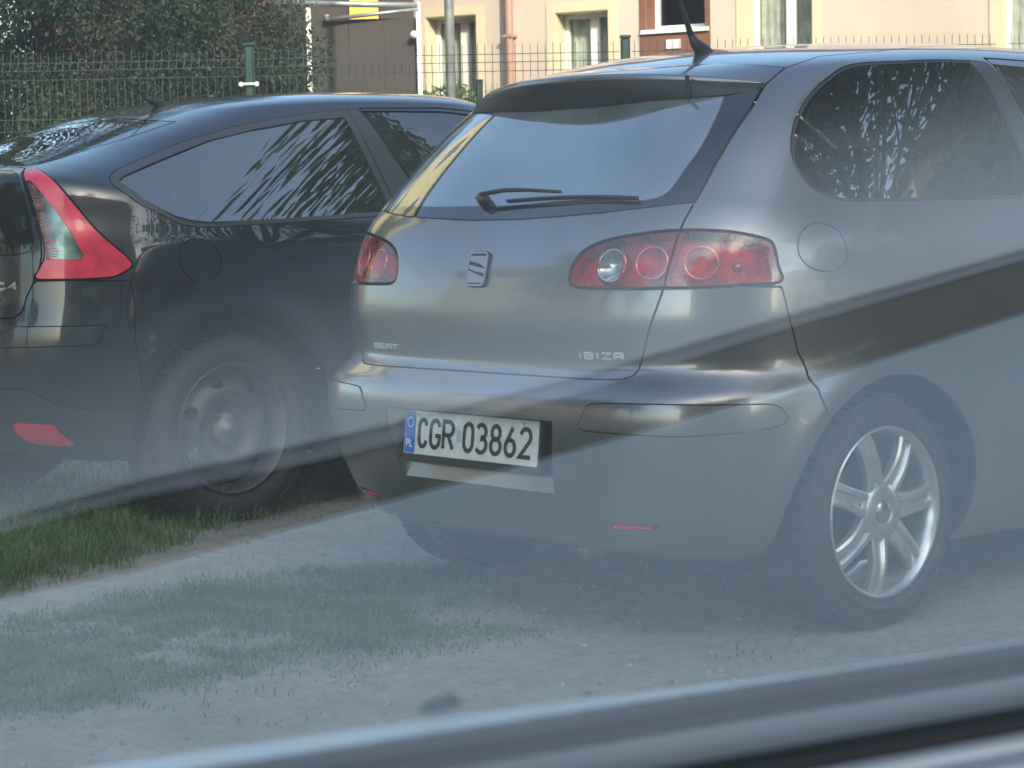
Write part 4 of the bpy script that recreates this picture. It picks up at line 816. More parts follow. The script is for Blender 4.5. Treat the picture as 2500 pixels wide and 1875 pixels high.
M['wall_cream'] = mat('cream_wall', (.66, .56, .40), rough=.9, noise=.1, nscale=1.); M['wall_yellow'] = mat('pale_yellow_wall', (.50, .42, .24), rough=.9, noise=.1, nscale=1.); M['wall_peach'] = mat('peach_wall', (.46, .30, .18), rough=.9, noise=.1, nscale=1.)
sa = math.atan2(-.86, -.37)
house('shade_block', (CAM[0]+math.cos(sa)*30, CAM[1]+math.sin(sa)*30), sa+math.pi/2, 34, 10, 20.5, M['wall_cream'], 'unseen cream apartment block added behind the camera to shade the cars', 6)  # unseen block, height set to keep the sun off the cars
house('peach_house', (15.5, -11.5), -math.pi/2+.25, 9, 8, 7.6, M['wall_peach'], 'peach coloured house beyond the street trees')
house('yellow_house', (.4, 20.5), .1, 10, 7, 12.5, M['wall_yellow'], 'tall pale yellow house beyond the fence at the left', 4)
house('cream_house', (-18, 13), .75, 10, 8, 5.6, M['wall_cream'], 'cream house at the left end of the parking strip')
# ================================================================== silver hatchback
def interp_poly(pl, a):
    p = sorted([q for q in pl], key=lambda q: q[0]); return float(np.interp(a, [q[0] for q in p], [q[1] for q in p]))
def flare(xws, zc, Rw, amp, wid):
    def post(P, A, zi):
        for xw in xws:
            r = np.hypot(P[..., 0]-xw, P[..., 2]-zc); k = np.exp(-((r-Rw)/wid)**2)*(P[..., 1] < -.4)*(P[..., 2] < zc+Rw+.12)
            P[..., 1] -= amp*k
        return P
    return post
def arch_field(xw, zc, Rw): return lambda h: np.where(h[0][:, 1] < -.3, np.hypot(h[0][:, 0]-xw, h[0][:, 2]-zc)-Rw, 9.)
def pos(pl): return sorted([q for q in pl if q[0] > 0])
hb = empty('parked_car', (0, 0, 0))
tag(hb, 'silver-grey hatchback with round-element red tail lamps and a white number plate, parked nearest', 'car', 'parked cars')
sk = Skin(IB_ROWS, IB_XM, .0095, flare((0, 2.46), .295, .37, .010, .05), IB_FAIR)
kn = sk.kn
h = sk.half
for xw in (0, 2.46): h = clip(*h, arch_field(xw, .295, .348)(h))[1]
hp = [(-.3, TI['hatch_B'][3][1])]+[q for q in pos(TI['hatch_B']) if q[0] < .46]+TI['hatch_R'][::-1][1:]+[q for q in TI['hatch_RU'][::-1] if q[1] > .96]+TI['roofseam'][::-1]+[(-.3, TI['roofseam'][0][1])]
gate, h = cut(h, inpoly(hp), .0030)
gl = [(-.3, TI['glass_B'][4][1])]+pos(TI['glass_B'])+[(1.3, .96), (1.3, 1.335), (-.3, 1.335)]
rear_glass, gate = cut(gate, inpoly(gl), .0015)
rear_glass = fair_glass(rear_glass, 0, 4, True)
cl = [(-.3, .936)]+[(.25, .936)]+[(a, z) for a, z in smooth(TI['clear'][::-1], 4, False)]+[(.64, 1.312), (-.3, 1.312)]
clear_glass, frit = cut(rear_glass, inpoly(cl), .0001)
lp = smooth(TI['lamp_R'][:-1], 3)
lamp_in, gate = cut(gate, inpoly(lp), .0035)
lamp_out, h = cut(h, inpoly(lp), .0035)
cc = TI['circ']
rev, lamp_in = cut(lamp_in, inpoly(ring_poly(cc[0], .040, .042)), .0002)
bs = TI['bseam'][1:]
bp = [(-.3, -.2), (1.5, -.2), (1.5, .30), (bs[-1][0]+.05, bs[-1][1]-.10)]+bs[::-1]+[(.80, .7620), (.6313, .7577), (-.3, .757)]
bumper, h = cut(h, inpoly(bp), .0025)
strip, bumper = cut(bumper, inpoly(smooth(TI['rub_R'][:-1], 3)), .0022)
RT, RB = (.327, .412), (.300, .225)
recess_o, bumper = cut(bumper, inpoly([(-.3, RT[1]), RT, RB, (-.3, RB[1])]), .0)
rf = TI['refl']
refl, bumper = cut(bumper, inpoly(rf), .0015)
# side glass, pillar, door, roof
ZB = 1.080
qx = [(p[0], p[2]) for p in TI['qwin_x']]
ql = [q for q in qx if q[0] < .16 and not (q[0] > -.1 and q[1] < 1.2)]        # rounded rear end, bottom to top
ql = sorted(ql, key=lambda q: q[1])
top = [(.30, 1.428), (.45, 1.436), (.57, 1.438)]
PR = [(.60, 1.40), (.625, 1.34), (.655, 1.26), (.685, 1.18), (.715, ZB)]
qw = [(-.06, ZB-.002)]+[tuple(p) for p in smooth([(-.06, ZB-.002)]+ql+top, 5, False)]+PR
win_all, h = cut(h, lambda q: inxz(qw)(q)-.007, .0012)
qwin, qseal = cut(win_all, inxz(qw), .0004)
PF = [(.66, 1.442), (.70, 1.36), (.745, 1.26), (.785, 1.17), (.815, ZB)]
pil = [(.575, 1.446)]+[(a+.008, z) for a, z in PR]+PF[::-1]
pillar, h = cut(h, inxz(pil), .0012)
dw = [(.835, ZB), (.80, 1.17), (.76, 1.26), (.715, 1.36), (.68, 1.436), (1.0, 1.425), (1.25, 1.375), (1.45, 1.29), (1.78, 1.07), (1.6, ZB-.01)]
dwin, h = cut(h, inxz(dw), .002)
di = TI['ditch2']
roofp = [(-.3, TI['roofseam'][0][1])]+TI['roofseam'][:-1]+di+[(2.6, 1.575), (3.2, 1.56), (3.9, 1.52), (9., 1.50), (9., 9.), (-.3, 9.)]
roof, h = cut(h, inpoly(roofp), .0022)
door = [(.845, .30), (.835, .70), (.84, 1.0), (.80, 1.20), (.71, 1.40), (.665, 1.455), (1.0, 1.45), (1.35, 1.39), (1.90, 1.06), (2.02, .95), (2.05, .60), (1.95, .30)]
door_p, h = cut(h, inxz(door), .0025)
wind, h = cut(h, lambda q: np.maximum.reduce([np.abs(q[0][:, 1])-.62, (kn[12]+.03)-q[1][:, 1], q[1][:, 1]-kn[15], 1.30-q[0][:, 0]]), .003)
hood, h = cut(h, lambda q: np.maximum.reduce([np.abs(q[0][:, 1])-.66, kn[9]+.01-q[1][:, 1], q[1][:, 1]-kn[12]-.02, 1.75-q[0][:, 0]]), .003)
hlamp, h = cut(h, lambda q: np.maximum.reduce([.34-np.abs(q[0][:, 1]), kn[7]-q[1][:, 1], q[1][:, 1]-kn[9]+.01, 2.72-q[0][:, 0]]), .003)
fl = smooth(TI['flap'][:-1], 3)
flap, h_right = cut(h, inpoly(fl), .0016)
jn = lambda a, b: (np.concatenate([a[0], b[0]]), np.concatenate([a[1], b[1]]), np.concatenate([a[2], b[2]+len(a[0])]))
panel('body_side', h_right, M['silver'], hb); panel('body_side', mirrored(h), M['silver'], hb)
panel('fuel_flap', flap, M['silver'], hb, .01)
panel('roof_panel', mirror_join(roof), M['silver'], hb)
gate_o = panel('tailgate', mirror_join(gate), M['silver'], hb, .03)
rg = panel('rear_window', mirror_join(clear_glass), M['rear_glass'], hb, .004)
panel('window_edge', mirror_join(frit), M['frit'], rg, .006)
bump_o = panel('rear_bumper', mirror_join(bumper), M['silver'], hb, .02)
panel('windscreen', mirror_join(wind), M['car_glass'], hb, .006); panel('bonnet', mirror_join(hood), M['silver'], hb)
for s in (0, 1):
    q = (lambda z: z) if s == 0 else mirrored
    qo = panel('quarter_window', q(fair_glass(qwin, 1, 2)), M['tint_glass'], hb, .008, -.0015)
    panel('window_seal', q(qseal), M['black_plastic'], qo, .010, -.0005)
    panel('door_pillar', q(pillar), M['trim'], hb, .012)
    panel('door_window', q(fair_glass(dwin, 1, 2)), M['tint_glass'], hb, .008)
    panel('door', q(door_p), M['silver'], hb)
    panel('headlamp', q(hlamp), M['clear_lens'], hb, .03)
    panel('bumper_strip', q(strip), M['silver'], bump_o, .012, .0035)
    panel('reflector', q(refl), M['bright_red'], bump_o, .01, .001)
    # tail lamps: tinted lens over a deep housing with round elements
    for nm, ln, cs in (('tail_lamp', lamp_in, cc[:2]), ('tail_lamp', lamp_out, cc[2:3])):
        L = panel(nm, q(ln), M['red_lens'], hb, .004, -.001)
        both = jn(ln, rev) if ln is lamp_in else ln
        hv, ha, ht = q(both); hn = vnormals(hv, ht)
        panel('lamp_housing', (hv-hn*.045, ha, ht), M['lamp_red'], L, -.04)
        for c in cs:
            p, u, v, n = sk.frame(c[0] if s == 0 else -c[0], c[1]); fr = (p-n*.012, u, v, n)
            obj('lamp_ring', torus(fr, .040, .0030, 36, 8), M['chrome'], L, True)
            obj('lamp_bowl', bowl((p-n*.014, u, v, n), .039, .024), M['lamp_silver'] if c is cc[0] and s == 0 else M['lamp_red'], L, True)
        if ln is lamp_in: panel('round_lens', q(rev), M['clear_lens'] if s == 0 else M['red_lens'], L, .004, -.001)
        else:
            p, u, v, n = sk.frame(cc[3][0] if s == 0 else -cc[3][0], cc[3][1])
            obj('lamp_bulb', tube([p-n*.04+u*.0, p-n*.03, p-n*.02], [.012, .012, .007], 12), M['lamp_silver'], L, True)
# number plate recess, frame, plate
def bsurf(y, z): return sk.at(y, z)[0]
zt, zb = RT[1], RB[1]; nY = 17; V = []; F = []
ys = np.linspace(-1, 1, nY)
for t in ys:
    po = bsurf(-t*RT[0], zt); V += [po+np.array([.004, 0, -.002])]
    V += [np.array([-.622, t*.275, .546])]
    V += [np.array([-.630+.0, t*.290, .44])]
    pb = bsurf(-t*RB[0], zb); V += [pb+np.array([.002, 0, 0])]
for i in range(nY-1):
    for j in range(3): F.append((i*4+j, i*4+4+j, i*4+5+j, i*4+1+j))
sideL = []
for t, sg in ((0, 1), (nY-1, -1)):
    b = len(V); yy = ys[t]; prof = [bsurf(-yy*(RT[0]+(RB[0]-RT[0])*k/6), zt+(zb-zt)*k/6)+np.array([.002, 0, 0]) for k in range(7)]
    V += prof; V += [V[t*4+1], V[t*4+2], V[t*4+3]]
    F += [(b, b+1, b+2, b+7), (b+2, b+3, b+8, b+7), (b+3, b+4, b+5, b+8), (b+5, b+6, b+9, b+8)]
obj('plate_recess', (np.array(V), F), M['silver'], bump_o)
lean = -.117; pc = np.array([-.668, 0, .487]); pu = np.array([0, -1., 0]); pv = np.array([-math.sin(lean), 0, math.cos(lean)]); pn = np.cross(pu, pv)
if pn[0] > 0: pn = -pn
def rrect(w, hh, r, n=4, y0=0., x0=0.):
    o = []
    for cx, cy, a in ((w/2-r, hh/2-r, 0), (-w/2+r, hh/2-r, 90), (-w/2+r, -hh/2+r, 180), (w/2-r, -hh/2+r, 270)): o += [(x0+p[0], y0+p[1]) for p in arc(cx, cy, r, r, a, a+90, n)]
    return o
fr = (pc, pu, pv, pn)
plate = obj('number_plate', prism(rrect(.52, .114, .006), -.001, .0012, fr), M['plate_white'], hb)
obj('plate_frame', prism(rrect(.534, .140, .008, y0=-.008), -.020, -.001, fr), M['plate_black'], plate)
obj('plate_bracket', prism(rrect(.40, .10, .008), -.05, -.020, fr), M['plate_black'], plate)
obj('country_band', prism(rrect(.041, .110, .004, x0=-.2375), .0012, .0018, fr), M['plate_blue'], plate)
plc = lambda u, v, d: pc+pu*u+pv*v+pn*(.0018+d)
for ch, x0, x1 in (('C', 54, 95), ('G', 101, 148), ('R', 152, 202), ('0', 234, 279), ('3', 284, 332), ('8', 338, 386), ('6', 393, 440), ('2', 448, 499)):
    obj('plate_character', glyph(ch, x0/1000-.26, -.041, (x1-x0)/1000, .082, .0115, lambda u, v, d: pc+pu*u+pv*v+pn*(.0012+d), .0012), M['plate_black'], plate)
for sx_ in (-.205, .205): obj('plate_screw', prism(ring_poly((sx_, .047), .0045, .0045, 10), .0012, .0030, fr), M['badge_dark'], plate)
obj('plate_sticker', prism(rrect(.016, .032, .002, x0=-.042, y0=0.), .0012, .0018, fr), M['plate_grey'], plate)
for ch, x in (('P', -.2525), ('L', -.2375)): obj('country_letter', glyph(ch, x, -.040, .013, .022, .0042, plc, .0006), M['white'], plate)
obj('star_ring', join(*[prism(rrect(.004, .004, .0012, 2, x0=-.2375+.012*math.cos(t), y0=.026+.012*math.sin(t)), .0018, .0022, fr) for t in np.linspace(0, 2*math.pi, 12, endpoint=False)]), M['white'], plate)
# badge and lettering on the tailgate
def on_gate(a0, z0): return lambda u, v, d: (lambda q: q[0]+q[1]*(d+.0005))(sk.at(a0+u, z0+v))
pbg, ub, vb, nb = sk.frame(0.0001, TI['badgec'][0][1]); fb = (pbg, ub, vb, nb)
badge = obj('maker_badge', prism(rrect(.078, .094, .016, 5), -.004, .004, fb), M['seam'], hb)
ro = rrect(.074, .090, .015, 5); ri = rrect(.064, .080, .011, 5); n = len(ro)
V = [pbg+ub*p[0]+vb*p[1]+nb*.0075 for p in ro]+[pbg+ub*p[0]+vb*p[1]+nb*.0075 for p in ri]+[pbg+ub*p[0]+vb*p[1]+nb*.003 for p in ro]
obj('badge_rim', (np.array(V), [(i, (i+1) % n, n+(i+1) % n, n+i) for i in range(n)]+[(i, 2*n+i, 2*n+(i+1) % n, (i+1) % n) for i in range(n)]), M['badge_dark'], badge)
for k, (pl) in enumerate(([(-.032, .034), (.032, .034), (.032, .020), (-.006, .014), (-.030, .004), (-.032, .012)], [(-.032, -.002), (-.004, .004), (.030, .014), (.032, .004), (.006, -.006), (-.032, -.014)], [(-.032, -.022), (-.010, -.016), (.030, -.004), (.032, -.016), (.032, -.036), (-.032, -.036)])):
    pl = np.array(pl); sl = pl.copy(); sl[:, 1] += 0*sl[:, 0]
    obj('badge_stripe', prism([(-p[0], p[1]-.10*p[0] if k == 1 else p[1]) for p in sl][::-1], .004, .0068, fb), M['badge_dark'], badge)
sx, sz = TI['seat'][3]
for k, ch in enumerate('SEAT'): obj('badge_letter', glyph(ch, k*.0335, 0, .029, .0165, .0042, on_gate(-.478, .6005), .003), M['badge_metal'], hb)
xx = 0.
for ch in 'IBIZA':
    w = .012 if ch == 'I' else .029
    obj('badge_letter', glyph(ch, xx, 0, w, .0185, .0044, on_gate(.3745, .6035), .003), M['badge_metal'], hb); xx += w+.0075
# roof spoiler: painted top, underside coloured black to hold its shade
nT = 45; V = []; Fa = []; Fb = []
zlip = lambda y: 1.411-.040*abs(y/.54)**2.6
xlip = lambda y: -.335+.205*abs(y/.54)**2.2
am_t = TI['roofseam'][-1][0]-.006; sb = [q for q in TI['spoiler_B'] if q[0] > 0]; am_b = sb[-1][0]-.004
for i in range(nT):
    t = -1+2*i/(nT-1); y = -t*.538; at_ = abs(t)*am_t; ab_ = abs(t)*am_b
    zt_ = interp_poly(TI['roofseam'], at_)-.006; pt, ntv = sk.at(math.copysign(max(at_, 1e-4), t), zt_)
    pbm, nbv = sk.at(math.copysign(max(ab_, 1e-4), t), interp_poly(sb, ab_)-.0)
    lip = np.array([xlip(y), y, zlip(y)]); fade = 1-abs(t)**6
    mid = (pt*.5+lip*.5)+np.array([0, 0, .007*fade])
    row = [pt+ntv*.003, mid, lip+np.array([.012, 0, .004]), lip, lip+np.array([.003, 0, -.010*fade-.002]), lip*.5+pbm*.5+np.array([-.012*fade, 0, .006]), pbm+nbv*.002]
    V += row
K = 7
for i in range(nT-1):
    for j in range(K-1): (Fa if j < 4 else Fb).append((i*K+j, i*K+K+j, i*K+K+1+j, i*K+1+j))
sp = obj('roof_spoiler', (np.array(V), Fa), M['silver'], hb, True)
obj('spoiler_under_shade', (np.array(V), Fb), M['black_plastic'], sp, True)
pz, nz = sk.at(*TI['nozzle'][0]); obj('washer_nozzle', tube([pz+nz*.03+np.array([0, 0, .03]), pz+nz*.022, pz+nz*.02-np.array([0, 0, .035])], [.006, .005, .002], 8), M['black_plastic'], sp)
# wiper
wp = [sk.at(a, z-.004) for a, z in [(-.074, .9525), (.02, .962), (.12, .962), (.25, .958), (.40, .950), (.51, .941)]]
pv0, nv0 = sk.at(-.076, .945)
wiper = obj('rear_wiper', tube([pv0+nv0*.004, pv0+nv0*.030], [.018, .013], 16), M['trim'], hb, True)
obj('wiper_arm', tube([wp[k][0]+wp[k][1]*d for k, d in ((0, .030), (1, .032), (2, .030), (3, .024))], [.0065, .006, .005, .004], 8), M['black_plastic'], wiper, True)
bl = [sk.at(a, .936+.012*math.sin((a+.05)/.6*2.6)) for a in np.linspace(.03, .515, 12)]
obj('wiper_blade', join(tube([p+n*.012 for p, n in bl], .0048, 6), tube([p+n*.005 for p, n in bl], .0025, 6)), M['black_plastic'], wiper)
# aerial
ax = np.array(TI['ant_x'][0])
ae = obj('roof_aerial', tube([ax+np.array(d) for d in ((.055, 0, -.006), (.03, 0, .012), (.002, 0, .032), (-.012, 0, .050))], [.024, .021, .014, .009], 12), M['black_plastic'], hb, True)
obj('aerial_mast', tube([ax+np.array([-.012, 0, .050]), ax+np.array([-.05, 0, .135]), ax+np.array([-.11, 0, .27])], [.009, .0055, .0035], 10), M['black_plastic'], ae, True)
# wheels, liners, floor, inside
for xw, ph in ((0, -.33), (2.46, .1)):
    for s in (-1, 1): wheel_alloy(hb, (xw, s*.722, .295), s, phase=ph)
    wheel_house(hb, xw, .295, .351, .50, .735); wheel_house(hb, xw, .295, .351, -.50, -.735)
obj('floor_pan', join(box(.36, 2.10, -.74, .74, .20, .27), box(-.52, .36, -.50, .50, .24, .33), box(2.1, 3.0, -.5, .5, .22, .30), box(-.56, -.46, -.50, .50, .25, .40)), M['under'], hb)
obj('exhaust', tube([(.2, -.30, .22), (-.4, -.30, .22), (-.56, -.30, .205)], .022, 12), M['steel_wheel'], hb, True)
obj('parcel_shelf', cbox((-.12, 0, .985), .62, 1.22, .03), M['seat_dark'], hb)
seat_row(hb, .42, .45, (-.36, .36), 1.13); seat_row(hb, 1.35, .42, (-.37, .37), 1.16)
# ================================================================== black coupe
cp = empty('parked_car', C4_OFF)
tag(cp, 'black coupe with boomerang-shaped red tail lamp and bare steel wheel, left of the hatchback', 'car', 'parked cars')
sk4 = Skin(C4_ROWS, C4_XM, .0105, flare((0, 2.608), .315, .40, .012, .06), C4_FAIR)
k4 = sk4.kn
h = sk4.half
for xw in (0, 2.608): h = clip(*h, arch_field(xw, .315, .378)(h))[1]
lp = smooth(TC['lamp'][:-1], 3)
lamp, h = cut(h, inpoly(lp), .003)
lamp_c, lamp_r = cut(lamp, inpoly(TC['lamp_clear'][:-1]), .0004)
ug = [(-.3, TC['hglass_top'][1][1]+.006), (.31, 1.530)]+TC['hglass_top'][3:]+TC['hglass_side'][1:4]+[(.565, 1.07), (.50, 1.045), (.3, 1.038), (-.3, 1.036)]
upper, h = cut(h, inpoly(ug), .003)
inner = [(q[0]-.012, q[1]) for q in TC['lamp'][:1:-1][:8]]             # bottom to top along the lamp's inner edge
ledge = [(.672, .668), (.690, .70), (.698, .735), (.694, .775), (.666, .832), (.636, .880), (.610, .914), (.575, .965)]
hs = TC['hseam']
hatchp = [(-.3, .555), (.60, .560), (hs[2][0]-.004, hs[2][1]), (hs[1][0], hs[1][1])]+ledge+[(.545, 1.018), (.50, 1.032), (.3, 1.026), (-.3, 1.024)]
gate4, h = cut(h, inpoly(hatchp), .003)
vg = [(-.3, .735), (.60, .735), (.655, .745), (.668, .77), (.645, .832), (.615, .880), (.590, .914), (.560, .960), (.50, .995), (-.3, 1.0)]
lower_glass, gate4 = cut(gate4, inpoly(vg), .0015)
low = [(-.3, -.3), (1.9, -.3), (1.9, .2371)]+TC['lowseam'][::-1]+[(-.3, .318)]
bpz = [(-.3, -.3), (1.015, -.3), (1.015, .36), (1.0, .60), (.985, .668), (.80, .6705), (.6779, .668), (.60, .60), (-.3, .60)]
bump4, h = cut(h, inpoly(bpz), .0022)
rub4, bump4 = cut(bump4, inpoly([(-.3, .512)]+TC['rub'][:5]+[TC['rub'][5], (-.3, .458)]), .002)
lowb, bump4 = cut(bump4, inpoly(low), .002)
fog4, lowb = cut(lowb, inpoly(TC['fog'][:-1]), .002)
wo_ = [(p[0], p[2]) for p in TC['win_out_x']]; wi_ = [(p[0], p[2]) for p in TC['win_in_x']][:-1]
pilx = [(.650, 1.390), (.658, 1.36), (.685, 1.24), (.725, 1.06), (.735, 1.012)]
outer = wo_[:-1]+[(.735, 1.012)]+pilx[::-1][1:]
outer[0] = (.636, 1.389)
win4, h = cut(h, inxz(outer), .0012)
inn = wi_[:-2]+[(.70, 1.028), (.69, 1.09), (.655, 1.24), (.632, 1.345)]
glass4, frame4 = cut(win4, inxz(inn), .0008)
pr4 = [(.742, 1.012), (.692, 1.24), (.664, 1.37), (.658, 1.392), (.705, 1.393), (.735, 1.34), (.79, 1.22), (.86, 1.08), (.89, 1.016)]
pil4, h = cut(h, inxz(pr4), .001)
d4 = [(.905, 1.018), (.87, 1.09), (.80, 1.225), (.745, 1.345), (.725, 1.385), (1.1, 1.388), (1.35, 1.37), (1.55, 1.30), (1.95, 1.07), (1.7, 1.03)]
dwin4, h = cut(h, inxz(d4), .003)
door4 = [(.80, .34), (.86, .60), (.905, .85), (.90, 1.0), (.715, 1.396), (1.1, 1.403), (1.38, 1.385), (1.60, 1.31), (2.06, 1.06), (2.16, .95), (2.16, .60), (2.05, .34)]
doorp4, h = cut(h, inxz(door4), .0025)
wind4, h = cut(h, lambda q: np.maximum.reduce([np.abs(q[0][:, 1])-.64, (k4[8]+.03)-q[1][:, 1], q[1][:, 1]-k4[11]-.05, 1.42-q[0][:, 0]]), .003)
hood4, h = cut(h, lambda q: np.maximum.reduce([np.abs(q[0][:, 1])-.70, k4[5]+.01-q[1][:, 1], q[1][:, 1]-k4[8]-.02, 1.9-q[0][:, 0]]), .003)
flap4, hr4 = cut(h, inpoly(smooth(TC['flap'][:-1], 3)), .0018)
panel('body_side', hr4, M['black_paint'], cp)
panel('body_side', mirrored(h), M['black_paint'], cp)
panel('fuel_flap', flap4, M['black_paint'], cp, .01)
panel('tailgate', mirror_join(gate4), M['black_paint'], cp, .03)
panel('rear_window', fair_glass(mirror_join(upper), 2, 4), M['back_glass'], cp, .006)
panel('lower_rear_window', mirror_join(lower_glass), M['back_glass'], cp, .006)
b4 = panel('rear_bumper', mirror_join(bump4), M['black_paint'], cp)
panel('bumper_strip', mirror_join(rub4), M['black_paint'], b4, .016, .010)
panel('lower_bumper', mirror_join(lowb), M['black_plastic'], b4, .02, .002)
panel('windscreen', mirror_join(wind4), M['car_glass'], cp, .006); panel('bonnet', mirror_join(hood4), M['black_paint'], cp)
for s in (0, 1):
    q = (lambda z: z) if s == 0 else mirrored
    g4 = panel('quarter_window', q(fair_glass(glass4, 1, 2)), M['tint_glass'], cp, .006, -.003)
    panel('window_trim', q(frame4), M['trim'], g4, .012, .002)
    panel('door_pillar', q(pil4), M['trim'], cp, .012)
    panel('door_window', q(fair_glass(dwin4, 1, 2)), M['car_glass'], cp, .008, -.003)
    panel('door', q(doorp4), M['black_paint'], cp)
    panel('reflector', q(fog4), M['bright_red'], b4, .01, .003)
    L = panel('tail_lamp', q(lamp_r), M['bright_red'], cp, .012, .003)
    panel('clear_lens', q(lamp_c), M['clear_lens'], L, .004, .0032)
    hv, ha, ht = q(lamp_c); panel('lamp_housing', (hv-vnormals(hv, ht)*.02, ha, ht), M['ribbed'], L, -.02)
    rib = []
    for k in range(26):                                                      # fine ribs inside the clear lens
        z = .735+k*.0072; a0 = interp_poly([(z_, a_) for a_, z_ in TC['lamp_clear'][7:10]+[(.6169, .921), (.7162, .7263)]], z); a1 = a0+.010+.012*math.sin(k*.8)**2
        p0, n0 = sk4.at((a0+.004)*(1 if s == 0 else -1), z); p1, n1 = sk4.at((a1+.022)*(1 if s == 0 else -1), z)
        rib.append(tube([p0-n0*.004, p1-n1*.004], .0016, 5))
    obj('lamp_ribs', join(*rib), M['bright_red'], L)
for ch, a in (('C', .518), ('4', .570)):
    obj('badge_letter', glyph(ch, 0, 0, .042, .0255, .0075, (lambda a_: lambda u, v, d: (lambda q: q[0]+q[1]*(d+.0008))(sk4.at(a_+u, .640+v)))(a), .004), M['chrome'], cp)
ax = np.array(TC['ant_x'][0])
ae = obj('roof_aerial', tube([ax+np.array(d) for d in ((.07, 0, -.012), (.035, 0, .010), (-.01, 0, .026), (-.03, 0, .034))], [.022, .020, .013, .007], 12), M['black_plastic'], cp, True)
obj('aerial_mast', tube([ax+np.array([-.03, 0, .034]), ax+np.array([-.16, 0, .14]), ax+np.array([-.33, 0, .285])], [.004, .0028, .002], 8), M['black_plastic'], ae, True)
for xw in (0, 2.608):
    for s in (-1, 1): wheel_steel(cp, (xw, s*.735, .315), s)
    wheel_house(cp, xw, .315, .381, .50, .775); wheel_house(cp, xw, .315, .381, -.50, -.775)
obj('floor_pan', join(box(.40, 2.2, -.78, .78, .20, .28), box(-.55, .40, -.50, .50, .26, .34), box(2.2, 3.2, -.5, .5, .22, .30), box(-.60, -.48, -.50, .50, .27, .42)), M['under'], cp)
obj('parcel_shelf', cbox((-.10, 0, .96), .75, 1.25, .03), M['seat_dark'], cp)
seat_row(cp, .55, .45, (-.36, .36), 1.10); seat_row(cp, 1.45, .42, (-.38, .38), 1.12)
# ================================================================== the car the picture is taken from (open window frame seen from the seat)
DH = R_(-13.); DU = np.array([math.cos(DH), math.sin(DH), 0]); DN = np.array([math.sin(DH), -math.cos(DH), 0]); ORI = CAM*np.array([1, 1, 0]); LEAN = R_(12.)
UPP = np.array([0, 0, 1.]); EYE = CAM[2]; PD = -.45
def dpt(s, hh, z): return ORI+DU*s+DN*hh+UPP*z
def pane_h(z): return PD+(z-EYE)*math.tan(LEAN)
M['pane'] = glass('side_window_glass', (.95, .99, .965), ior=PANE_IOR, dust_haze=.012, dust_haze_col=(.6, .62, .6))
M['seal'] = mat('window_seal_black', (.006, .006, .006), rough=.6)
M['sill'] = mat('door_top_blue_grey', (.13, .14, .155), rough=.5, coat=.1)
M['sill_light'] = mat('door_edge_pale', (.50, .50, .48), rough=.3, coat=.4)
M['sill_mid'] = mat('door_top_warm_grey', (.30, .28, .27), rough=.5)
M['belt'] = mat('belt_trim_grey', (.115, .105, .092), rough=.6, spec=.3, noise=.4, nscale=9., col2=(.19, .145, .11))
M['own_paint'] = mat('own_car_slate_paint', (.044, .044, .043), rough=.8, spec=.15)
M['own_highlight'] = mat('own_car_edge_highlight', (.74, .74, .68), rough=.6, noise=.4, nscale=6., col2=(.45, .46, .44))
M['veil_blue'] = mat('veil_pale_blue', VEIL_BLUE, rough=.85, noise=.12, nscale=4.)
M['seat_veil_fade'] = mat('seat_veil_fade', VEIL_NEAR, rough=.85, noise=.12, nscale=3.)
def veil_falloff(m, c1, c2):
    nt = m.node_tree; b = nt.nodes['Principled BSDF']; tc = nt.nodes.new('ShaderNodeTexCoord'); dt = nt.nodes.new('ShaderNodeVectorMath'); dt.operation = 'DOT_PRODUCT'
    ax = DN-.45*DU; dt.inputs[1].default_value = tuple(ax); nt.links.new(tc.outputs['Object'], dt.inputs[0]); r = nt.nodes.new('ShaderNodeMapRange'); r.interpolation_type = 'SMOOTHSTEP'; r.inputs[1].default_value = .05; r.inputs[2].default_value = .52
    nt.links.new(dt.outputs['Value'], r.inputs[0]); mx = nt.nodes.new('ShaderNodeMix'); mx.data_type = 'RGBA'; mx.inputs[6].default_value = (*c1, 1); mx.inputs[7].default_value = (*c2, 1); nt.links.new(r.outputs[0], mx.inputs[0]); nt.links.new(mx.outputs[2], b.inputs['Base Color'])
veil_falloff(M['seat_veil_fade'], VEIL_NEAR, VEIL_FAR)          # pale-to-dark ramp paints the veil falloff into the colour
M['band_black'] = mat('band_slab_black', (.010, .011, .010), rough=.6)
cb = empty('camera_car', dpt(0, 0, 0)); tag(cb, 'door top, window seal and side glass of the car the photo is taken from', 'car')
ORG = dpt(0, 0, 0)
def dobj(name, VF, m, parent=cb, smooth=False): return obj(name, (np.asarray(VF[0])-ORG, VF[1]), m, parent, smooth)
def sweep(prof, s0, s1, n=24, bow=0., taper=None):
    """profile (h offset from the glass foot, z) swept along the door"""
    V = []; F = []; m_ = len(prof)
    for i in range(n+1):
        s = s0+(s1-s0)*i/n; cz = -bow*((s-.4)/1.)**2
        k_ = taper(s) if taper else 1.
        for hh, z in prof: V.append(dpt(s, prof[0][0]+(hh-prof[0][0])*k_ if taper else hh, SZ+.0018+(z-SZ-.0018)*k_ if taper and z > SZ-.02 else z+cz))
    for i in range(n):
        for j in range(m_-1): F.append((i*m_+j, i*m_+j+1, (i+1)*m_+j+1, (i+1)*m_+j))
    return np.array(V), F
SZ = .9122; h0 = pane_h(SZ)
zs_ = np.linspace(SZ-.02, 1.40, 2)
V = []
for dh in (0, -.004):
    for s in (-.62, 1.38):
        for z in zs_: V.append(dpt(s, pane_h(z)+dh, z))
dobj('window_pane', (V, [(0, 1, 3, 2), (4, 6, 7, 5), (0, 2, 6, 4), (1, 5, 7, 3), (0, 4, 5, 1), (2, 3, 7, 6)]), M['pane'])
